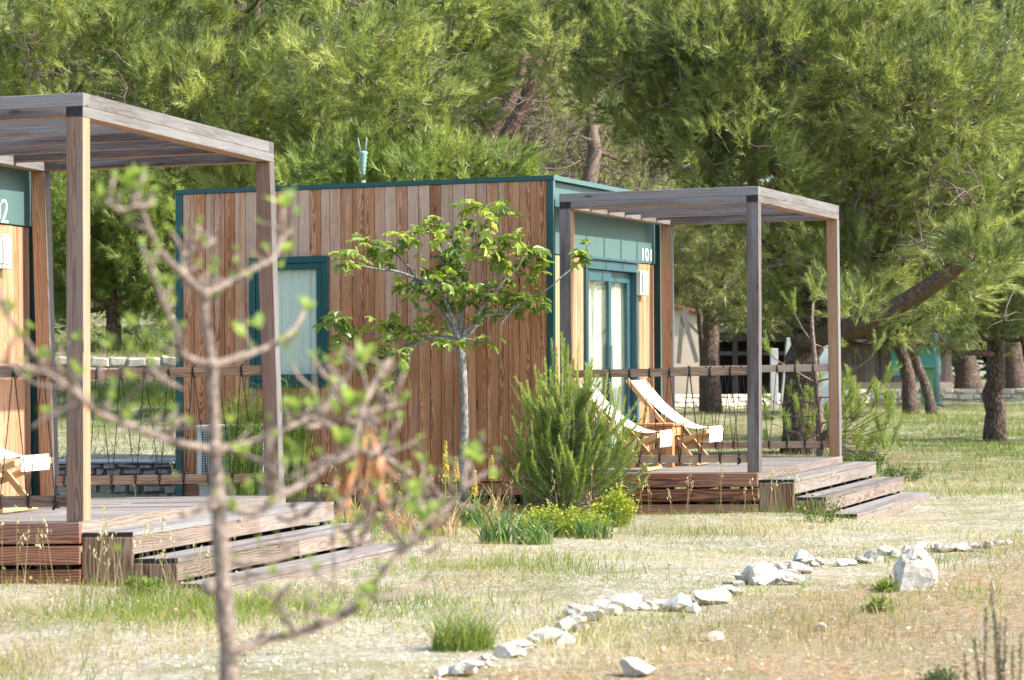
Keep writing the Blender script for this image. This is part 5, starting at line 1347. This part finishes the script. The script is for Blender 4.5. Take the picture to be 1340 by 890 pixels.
# ------------------------------------------------------------------ planting
def blades(n, pos, hmin, hmax, w, lean, rng, segs=2):
    """grass blades as tapering bent strips: returns quads (n*segs*4,3)"""
    P = pos(n); th = rng.random(n)*6.283; h = hmin+(hmax-hmin)*rng.random(n)**1.4; ln = lean*(.3+rng.random(n))
    d = np.stack([np.cos(th), np.sin(th), np.zeros(n)], -1); sd = np.stack([-np.sin(th), np.cos(th), np.zeros(n)], -1)
    ph = rng.random(n)*6.28; sd = sd*np.cos(ph)[:, None]+d*np.sin(ph)[:, None]
    rows = []
    for i in range(segs+1):
        t = i/segs; c = P+d*(ln*h*t*t)[:, None]+np.array([0, 0, 1.])*(h*t*(1-.25*ln*t))[:, None]
        ww = w*(1-t*.92)*(.7+.6*rng.random(n)) if False else w*(1-t*.92)
        rows.append((c-sd*ww/2, c+sd*ww/2))
    out = []
    for i in range(segs): out.append(np.stack([rows[i][0], rows[i][1], rows[i+1][1], rows[i+1][0]], 1))
    return np.stack(out, 1).reshape(-1, 3), np.repeat(np.arange(n), segs)
def tuft(name, label, cat, p, r, n, hmin, hmax, w, lean, mat, seed, group=None, out=1.0):
    rng = np.random.default_rng(seed)
    def pos(n):
        a = rng.random(n)*6.28; q = r*np.sqrt(rng.random(n)); x = p[0]+q*np.cos(a); y = p[1]+q*np.sin(a)
        return np.stack([x, y, G(x, y)-.01], -1)
    V, own = blades(n, pos, hmin, hmax, w, lean, rng, 3)
    t = np.clip(.5+rng.normal(size=n)*.25, 0, 1)[own]
    o = big_mesh(name, V, 4, M[mat], None, t, origin=(p[0], p[1], float(G(p[0], p[1])))); tag(o, label, cat, group); return o
p = gpix(607, 850); tuft('grass_tuft', 'green grass tuft standing alone on the pale path near the camera', 'grass tuft', p, .15, 420, .12, .30, .006, .6, 'grass', 1)
for i, (px, py, r, h, mt, lab) in enumerate([(650, 712, .13, .42, 'blade', 'sword-leaved clump below the fig tree trunk'), (700, 712, .14, .36, 'blade', 'sword-leaved clump behind the white pointed rock'), (775, 706, .15, .36, 'blade', 'bright sword-leaved clump before the young pine bush'), (812, 668, .10, .40, 'grass', 'upright green leaf clump at the corner of the far deck'), (448, 706, .12, .34, 'blade', 'sword-leaved clump at the end of the near steps'), (618, 690, .10, .40, 'blade', 'leafy clump at the foot of the fig trunk'), (735, 704, .10, .30, 'grass', 'small grassy clump with pink flowers between sword leaves')]):
    q = gpix(px, py); tuft('leaf_clump', lab, 'plant', q, r, 60, .5*h, h, .026 if mt == 'blade' else .012, .8, mt, 20+i)
for i, (px, py, r, h, lab) in enumerate([(470, 690, .16, .42, 'reddish dry-tipped leaf clump beyond the near steps'), (520, 696, .15, .36, 'pale reddish leaf clump under the boarded wall'), (575, 700, .16, .40, 'spiky reddish clump beside the fig trunk'), (640, 690, .10, .45, 'red-stalked clump behind the fig trunk')]):
    q = gpix(px, py); tuft('spiky_clump', lab, 'plant', q, r, 50, .5*h, h, .016, .7, 'redblade', 40+i)
def spike(px, yt, yb, label, seed):
    rng = np.random.default_rng(seed); q = gpix(px, 690); d = q.y; top = at(px, yt, d); mid = at(px, yb, d); root = empty('flower_spike', q, label, 'flower', 'yellow flower spikes under the boarded wall')
    m = MB(); m.tube([q-Vector((0, 0, .02)), q.lerp(mid, .5), mid, top], [.006, .005, .005, .002], 6); m.build('stalk', M['reed'], root)
    n = 260; t = rng.random(n); P = np.array(mid)+(np.array(top)-np.array(mid))*t[:, None]; th = rng.random(n)*6.28
    D = np.stack([np.cos(th), np.sin(th), -.9+.9*t], -1); pr = [shoot_proto(3, .012, .03, .012, .3, 5)]
    V, own = place(pr, P, D, (1.1-.75*t), rng); big_mesh('florets', V, 3, M['yellow'], root, np.clip(rng.random(n)*.8+.1, 0, 1)[own])
for i, (px, yt, yb, lab) in enumerate([(583, 577, 620, 'tallest yellow flower spike, beside the fig trunk'), (597, 598, 626, 'slim yellow flower spike close against the fig trunk'), (621, 615, 645, 'short orange yellow flower spike just past the fig trunk'), (643.5, 596, 622, 'yellow flower spike between fig trunk and young pine bush')]): spike(px, yt, yb, lab, 60+i)
def leafbush(name, label, cat, px, py, wpx, hpx, mat, n, s, seed, flower=None, up=.4):
    rng = np.random.default_rng(seed); b = gpix(px, py); d = b.y; W, H = wpx*d/F, hpx*d/F
    root = empty(name, b, label, cat); st = MB(); V = []; T = []; FV = []; FT = []
    ns = max(14, n//26)
    for i in range(ns):
        a = rng.random()*6.28; r = math.sqrt(rng.random())
        tip = b+Vector((math.cos(a)*r*W, math.sin(a)*r*W*.7, H*(1.02-.55*r*r)*rng.uniform(.7, 1.1)))
        foot = b+Vector((math.cos(a)*r*W*.45, math.sin(a)*r*W*.3, 0)); foot.z = float(G(foot.x, foot.y))-.01
        cv = curve(foot, tip, -.05, 5, rng, .04); st.tube(cv, [.004, .004, .0035, .003, .0025, .002], 4, cap=False)
        k = n//ns
        for q in range(k):
            t = .25+.75*rng.random()**.7; c = np.array(cv[min(5, int(t*5))])+rng.normal(size=3)*.02
            th = rng.random()*6.28; el = rng.uniform(-.3, .9)+up*.5; dx = np.array([math.cos(th)*math.cos(el), math.sin(th)*math.cos(el), math.sin(el)]); y_ = np.cross(dx, rng.normal(size=3)); y_ /= np.linalg.norm(y_)
            L = s*rng.uniform(.6, 1.3); V.append(np.array([c, c+dx*L*.5+y_*L*.22, c+dx*L, c+dx*L*.5-y_*L*.22])); T.append(.3*t+.55*rng.random())
        if flower:
            for q in range(4):
                c = np.array(tip)+rng.normal(size=3)*.022; y_ = rng.normal(size=3); y_ /= np.linalg.norm(y_); x_ = np.cross(y_, [0, .3, 1]); x_ /= np.linalg.norm(x_); e = .012
                FV.append(np.array([c-x_*e, c+y_*e, c+x_*e, c-y_*e])); FT.append(rng.random())
    st.build('stems', M['reed'], root); big_mesh('leaves', np.concatenate(V), 4, M[mat], root, np.array(T))
    if flower: big_mesh('flowers', np.concatenate(FV), 4, M[flower], root, np.array(FT))
leafbush('spurge_bush', 'spreading yellow-green ground cover bush before the young pine bush', 'bush', 735, 702, 68, 40, 'herb', 3600, .032, 1, 'lime')
leafbush('spurge_bush', 'round yellow-green bush at the end of the front deck boards', 'bush', 806, 690, 32, 50, 'herb', 1500, .030, 2, 'lime')
leafbush('leafy_weed', 'low bright green weed at the foot of the near side panels', 'plant', 190, 778, 34, 20, 'grass', 420, .04, 3)
leafbush('leafy_weed', 'scraggy green weed growing through the edge of the far steps', 'plant', 1075, 684, 34, 44, 'thyme', 520, .025, 4)
leafbush('leafy_weed', 'small leafy weed at the foot of the upright boulder', 'plant', 1160, 775, 18, 14, 'grass', 160, .04, 5)
leafbush('leafy_weed', 'flat green weed on the bare soil below the boulder', 'plant', 1150, 800, 20, 10, 'grass', 160, .045, 6)
leafbush('shadowy_shrub', 'dark low shrub behind the end of the far steps', 'shrub', 1118, 622, 52, 46, 'thyme', 2600, .035, 7)
leafbush('shadowy_shrub', 'low grey green shrub trailing beside the lowest far step', 'shrub', 1180, 630, 36, 24, 'thyme', 900, .03, 8)
def reeds(label, px, py, wpx, yt, seed, n=170):
    rng = np.random.default_rng(seed); f = cabmap(0); p = at(px, py, 25.6); p.z = float(G(p.x, p.y)); root = empty('reed_shrub', p, label, 'shrub'); V = []; T = []
    H = at(px, yt, p.y).z-p.z; W = wpx*p.y/F
    for i in range(n):
        a = rng.random()*6.28; r = math.sqrt(rng.random()); x = math.cos(a)*r*W; y = math.sin(a)*r*W*.4; h = H*rng.uniform(.6, 1.05)*(1-.18*r)
        b = p+Vector((x*.5, y*.5, 0)); t = p+Vector((x*1.15+rng.normal()*.03, y, h)); tt = t+Vector((rng.choice([-1, 1])*rng.uniform(.02, .09), 0, rng.uniform(-.02, .05)))
        v = brush_shoot([b, b.lerp(t, .5)+Vector((-x*.06, 0, .03)), t, tt], rng, .026, .005, 210, .5); V.append(v); T.append(np.full(len(v)//3, rng.random()))
    V = np.concatenate(V); T = np.concatenate(T); big_mesh('foliage', V, 3, M['reed'], root, np.clip(T+rng.normal(size=len(T))*.1, 0, 1))
reeds('tall feathery light green shrub growing beside the outdoor unit', 318, 660, 34, 498, 1, 230)
reeds('tall feathery light green shrub under the teal window', 384, 660, 26, 490, 2, 190)
def sprig():
    rng = np.random.default_rng(21); d = 10.; root = empty('heath_sprigs', gpt(at(1305, 900, d).x, d), 'dark upright heath sprigs on the bare soil, nearest the camera', 'plant'); V = []; T = []; st = MB()
    for (px, yt, x2) in [(1296, 765, 1308), (1290, 795, 1300), (1308, 815, 1312), (1274, 835, 1282), (1316, 810, 1318), (1262, 856, 1268), (1336, 830, 1338), (1325, 845, 1326), (1300, 800, 1304), (1228, 868, 1232)]:
        b = at(x2, 930, d); b.z = float(G(b.x, b.y)); t = at(px, yt, d+rng.uniform(-.1, .1)); cv = [b, b.lerp(t, .5)+Vector((rng.normal()*.01, 0, 0)), t]
        st.tube(cv, [.004, .003, .0015], 5); v = brush_shoot(cv, rng, .018, .005, 700, .9); V.append(v); T.append(np.full(len(v)//3, rng.random()))
    st.build('stems', M['twig'], root); V = np.concatenate(V); T = np.concatenate(T); big_mesh('foliage', V, 3, M['thyme'], root, np.clip(T+rng.normal(size=len(T))*.2, 0, 1))
sprig()
leafbush('shadowy_shrub', 'low dull shrub mostly below the frame beside the heath sprigs', 'shrub', 1232, 905, 38, 26, 'thyme', 900, .022, 9)

# ------------------------------------------------------------------ grass and litter: nobody could count these
def noise2(x, y, s, seed):
    r = np.random.default_rng(seed); v = np.zeros_like(x)
    for i in range(7):
        a = r.uniform(0, 6.28); k = s*r.uniform(.5, 2.2); v += np.sin((x*np.cos(a)+y*np.sin(a))*k+r.uniform(0, 6.28))
    return v/7**.5
STEPS = []
def blocked(x, y):
    """inside a deck, a flight of steps or a cabin"""
    b = np.zeros(len(x), bool)
    for k in (0, 1):
        X, Y, Z, yaw = POSE[k][:4]; c, s = math.cos(yaw), math.sin(yaw)
        u = (x-X)*c-(y-Y)*s; v = (x-X)*s+(y-Y)*c
        b |= (u > -6.2) & (u < .95) & (v > -.03) & (v < 4.05)
    for (rx, ry, rr) in ROCKS: b |= (x-rx)**2+(y-ry)**2 < rr*rr
    return b
def scatter(name, n, ys, hmin, hmax, w, lean, mat, seed, keep, segs=2, label=None, stuff=True):
    rng = np.random.default_rng(seed); y0, y1, pw = ys
    # density falls off with distance
    t = rng.random(n*3); y = (y0**(1-pw)+t*(y1**(1-pw)-y0**(1-pw)))**(1/(1-pw)) if pw != 1 else y0*(y1/y0)**t
    x = (rng.random(n*3)-.5)*2*(.205*y+.5)
    k = (~blocked(x, y)) & (rng.random(n*3) < keep(x, y)); x, y = x[k][:n], y[k][:n]; m = len(x)
    pos = lambda q: np.stack([x, y, G(x, y)-.008], -1)
    V, own = blades(m, pos, hmin, hmax, w, lean, rng, segs)
    sc = (.75+.5*noise2(x, y, 1.5, seed+5)).clip(.4, 1.5)[own].repeat(4)
    # shorter and longer patches
    zb = (G(x, y)-.008)[own].repeat(4); V[:, 2] = zb+(V[:, 2]-zb)*sc
    t = np.clip(.5+.22*noise2(x, y, .9, seed+9)+rng.normal(size=m)*.2, 0, 1)[own]
    o = big_mesh(name, V, 4, M[mat], None, t); tag(o, label, None, None, 'stuff'); return o
def sgn(x, y): return .907*(x+.24)-.42*(y-12.5)
def k_dry(x, y):
    s = sgn(x, y); n = noise2(x, y, 2.2, 1); path = np.exp(-((s+.9)/.8)**2)
    return np.clip(.55+.35*n, .05, 1)*(1-.72*path)*np.where(s > 0, .34, .8)
def k_green(x, y):
    s = sgn(x, y); n = noise2(x, y, 1.4, 2); path = np.exp(-((s+.9)/.8)**2)
    return np.clip(.30+.75*n, .02, 1)*(1-.72*path)*np.where(s > 0, .32, .9)
scatter('dry_grass', 75000, (10.5, 31, 1.), .025, .12, .0048, .9, 'dry', 1, k_dry, label='short dry straw coloured grass over the clearing')
scatter('green_grass', 56000, (10.5, 31, 1.), .03, .15, .0055, .8, 'grass', 2, k_green, label='sparse short green grass over the clearing')
# tall seeding grass along the decks and the bed
def k_bed(x, y):
    b = np.zeros(len(x))
    for k in (0, 1):
        X, Y, Z, yaw = POSE[k][:4]; c, s = math.cos(yaw), math.sin(yaw); u = (x-X)*c-(y-Y)*s; v = (x-X)*s+(y-Y)*c
        lo = -6. if k == 0 else -4.
        front = np.exp(-((v+.30)/.28)**2)*((u > lo) & (u < 1.0))
        b = np.maximum(b, front)
        if k == 0: b = np.maximum(b, np.exp(-((v+.9)/.5)**2)*((u > -4.5) & (u < -.9)))
    return b
scatter('bed_grass', 9000, (14.5, 28, 1.), .08, .34, .0052, .55, 'grass', 3, k_bed, 3, 'taller green grass along the decks and the flower bed')
scatter('bed_dry_grass', 1500, (14.5, 28, 1.), .10, .34, .0036, .4, 'dry', 4, k_bed, 3, 'tall straw stalks along the decks and the flower bed')
def seedheads():
    rng = np.random.default_rng(31); n = 9000; y = 14.5*(28/14.5)**rng.random(n); x = (rng.random(n)-.5)*2*(.2*y+.4); k = (~blocked(x, y)) & (rng.random(n) < k_bed(x, y)*.8); x, y = x[k][:170], y[k][:170]; m = len(x)
    h = rng.uniform(.18, .5, m); P = np.stack([x, y, G(x, y)], -1); lean = rng.normal(size=(m, 2))*.06; T_ = P+np.stack([lean[:, 0], lean[:, 1], h], -1)
    V = []; tt = []
    for a, b in zip(P, T_):
        s = np.array([.002, 0, 0]); V.append(np.array([a-s, a+s, b+s*.6, b-s*.6])); tt.append(.4)
        for q in range(7):
            c = b-(b-a)*.045*q*rng.uniform(.6, 1.2)+rng.normal(size=3)*.010; d = rng.normal(size=3)*.4+[0, 0, 1]; d = d/np.linalg.norm(d)*.016; e = np.cross(d, rng.normal(size=3)); e = e/np.linalg.norm(e)*.006
            V.append(np.array([c-d, c+e, c+d, c-e])); tt.append(rng.uniform(.6, 1))
    o = big_mesh('seed_heads', np.concatenate(V), 4, M['dry'], None, np.array(tt)); tag(o, 'pale seed heads on thin stalks in the bed and along the decks', None, None, 'stuff')
    n = 260; y = 14*(30/14)**rng.random(n); x = (rng.random(n)-.5)*2*(.2*y); k = ~blocked(x, y); x, y = x[k], y[k]; m = len(x); c = np.stack([x, y, G(x, y)+rng.uniform(.04, .16, m)], -1); V = []
    for q in c:
        for j in range(4):
            e = rng.normal(size=3); e /= np.linalg.norm(e); f_ = np.cross(e, [0, .4, 1]); f_ /= np.linalg.norm(f_); r = .011; V.append(np.array([q-e*r, q+f_*r, q+e*r, q-f_*r]))
    o = big_mesh('meadow_flowers', np.concatenate(V), 4, [M['pink'], M['yellow']], None, rng.random(len(V)), matidx=(np.arange(len(V))//4 % 3 == 0).astype(int)); tag(o, 'tiny pink and yellow flowers dotted over the grass', None, None, 'stuff')
seedheads()
def k_far(x, y): return np.clip(.35+.55*noise2(x, y, .5, 7), .03, 1)*np.where((x < -2) & (y < 36), .35, 1.)*np.where((x > 0) & (y < 50), .5, 1.)
scatter('meadow_grass', 80000, (30.5, 84, 1.6), .05, .19, .014, .7, 'grass', 6, k_far, 1, 'green grass of the meadow and bank under the pines')
scatter('meadow_dry_grass', 30000, (30.5, 80, 1.6), .04, .20, .010, .6, 'dry', 7, lambda x, y: np.clip(.5-.5*noise2(x, y, .5, 7), .05, 1)*np.where((x < -2) & (y < 36), .25, 1.), 1, 'dry grass patches under the pines')
def pebbles():
    rng = np.random.default_rng(41); n = 5200; y = 11*(30/11)**rng.random(n*3); x = (rng.random(n*3)-.5)*2*(.2*y+.3); s = sgn(x, y)
    k = (~blocked(x, y)) & (rng.random(n*3) < np.clip(.25+.9*np.exp(-((s+.9)/.9)**2)+.6*(s > 0)*np.clip(.4+.5*noise2(x, y, 2, 3), 0, 1), 0, 1)); x, y = x[k][:n], y[k][:n]; m = len(x)
    P = np.stack([x, y, G(x, y)], -1); r = .004+.011*rng.random(m)**3.5
    base = np.array([(1, 0, 0), (0, 1, 0), (-1, 0, 0), (0, -1, 0), (0, 0, .7), (0, 0, -.5)]); tri = [(0, 1, 4), (1, 2, 4), (2, 3, 4), (3, 0, 4)]
    J = base[None]+rng.normal(size=(m, 6, 3))*.28; Vv = P[:, None]+J*r[:, None, None]
    V = np.stack([Vv[:, list(t)] for t in tri], 1).reshape(-1, 3)
    o = big_mesh('gravel', V, 3, M['limedirt'], None, rng.random(m).repeat(4)); tag(o, 'pale gravel and grit strewn over the path and bare soil', None, None, 'stuff')
    # dead twigs and needles on the soil
    n = 9000; y = 11*(26/11)**rng.random(n*3); x = (rng.random(n*3)-.5)*2*(.2*y+.3); s = sgn(x, y); k = (~blocked(x, y)) & (rng.random(n*3) < np.where(s > -.1, np.clip(.5+.5*noise2(x, y, 1.7, 8), .05, 1), .12)); x, y = x[k][:n], y[k][:n]; m = len(x)
    th = rng.random(m)*6.28; L = .015+.09*rng.random(m)**2.5; w = .0015+.0025*rng.random(m); d = np.stack([np.cos(th), np.sin(th), rng.normal(size=m)*.25], -1)*L[:, None]; sd = np.stack([-np.sin(th), np.cos(th), np.zeros(m)], -1)*w[:, None]
    c = np.stack([x, y, G(x, y)+.008+.012*rng.random(m)], -1); V = np.stack([c-d/2-sd, c-d/2+sd, c+d/2+sd*.6, c+d/2-sd*.6], 1).reshape(-1, 3)
    o = big_mesh('twig_litter', V, 4, M['dryleaf'], None, rng.random(m)*.7); tag(o, 'brown twigs and dead needles littering the soil', None, None, 'stuff')
pebbles()

# ------------------------------------------------------------------ camera, sun, sky
cam = bpy.data.cameras.new('camera'); co = bpy.data.objects.new('camera', cam); COL.objects.link(co); SC.camera = co
co.location = (0, 0, CAMZ)
co.rotation_euler = (Matrix.Rotation(math.pi/2+PITCH, 4, 'X')@Matrix.Rotation(-ROLL, 4, 'Z')).to_euler()
cam.sensor_width = 36.; cam.lens = F/1340*36; cam.clip_start = .1; cam.clip_end = 2000
cam.dof.use_dof = True; cam.dof.focus_distance = 24.; cam.dof.aperture_fstop = 4.6

SUN_EL = math.radians(43.3); SUN_AZ = -.262           # measured from +X towards +Y
sd = Vector((math.cos(SUN_EL)*math.cos(SUN_AZ), math.cos(SUN_EL)*math.sin(SUN_AZ), math.sin(SUN_EL)))
sl = bpy.data.lights.new('sun', 'SUN'); sl.energy = 3.7; sl.angle = math.radians(.53); sl.color = (1., .945, .855)
so = bpy.data.objects.new('sun', sl); COL.objects.link(so); so.rotation_euler = sd.to_track_quat('Z', 'Y').to_euler(); so.location = (20, 0, 30)
w = bpy.data.worlds.new('World'); SC.world = w; w.use_nodes = True; nt = w.node_tree; nt.nodes.clear()
sk = nt.nodes.new('ShaderNodeTexSky'); sk.sky_type = 'NISHITA'; sk.sun_disc = False; sk.sun_elevation = SUN_EL
sk.sun_rotation = math.atan2(sd.x, sd.y)
sk.dust_density = 1.5; sk.air_density = 1.
bg = nt.nodes.new('ShaderNodeBackground'); bg.inputs['Strength'].default_value = .15
wo = nt.nodes.new('ShaderNodeOutputWorld'); nt.links.new(sk.outputs[0], bg.inputs[0]); nt.links.new(bg.outputs[0], wo.inputs[0])
vs = SC.view_settings; vs.view_transform = 'Standard'; vs.look = 'None'; vs.exposure = 1.55; vs.gamma = 1.; vs.use_curve_mapping = False
SC.cycles.max_bounces = 6; SC.cycles.diffuse_bounces = 3; SC.cycles.glossy_bounces = 2; SC.cycles.transparent_max_bounces = 8; SC.cycles.transmission_bounces = 4
SC.cycles.use_denoising = True; SC.cycles.denoising_prefilter = 'NONE'; SC.cycles.denoising_input_passes = 'RGB_ALBEDO_NORMAL'
try: SC.cycles.denoiser = 'OPENIMAGEDENOISE'
except Exception: pass
SC.cycles.sample_clamp_indirect = 6.
SC.cycles.use_adaptive_sampling = False
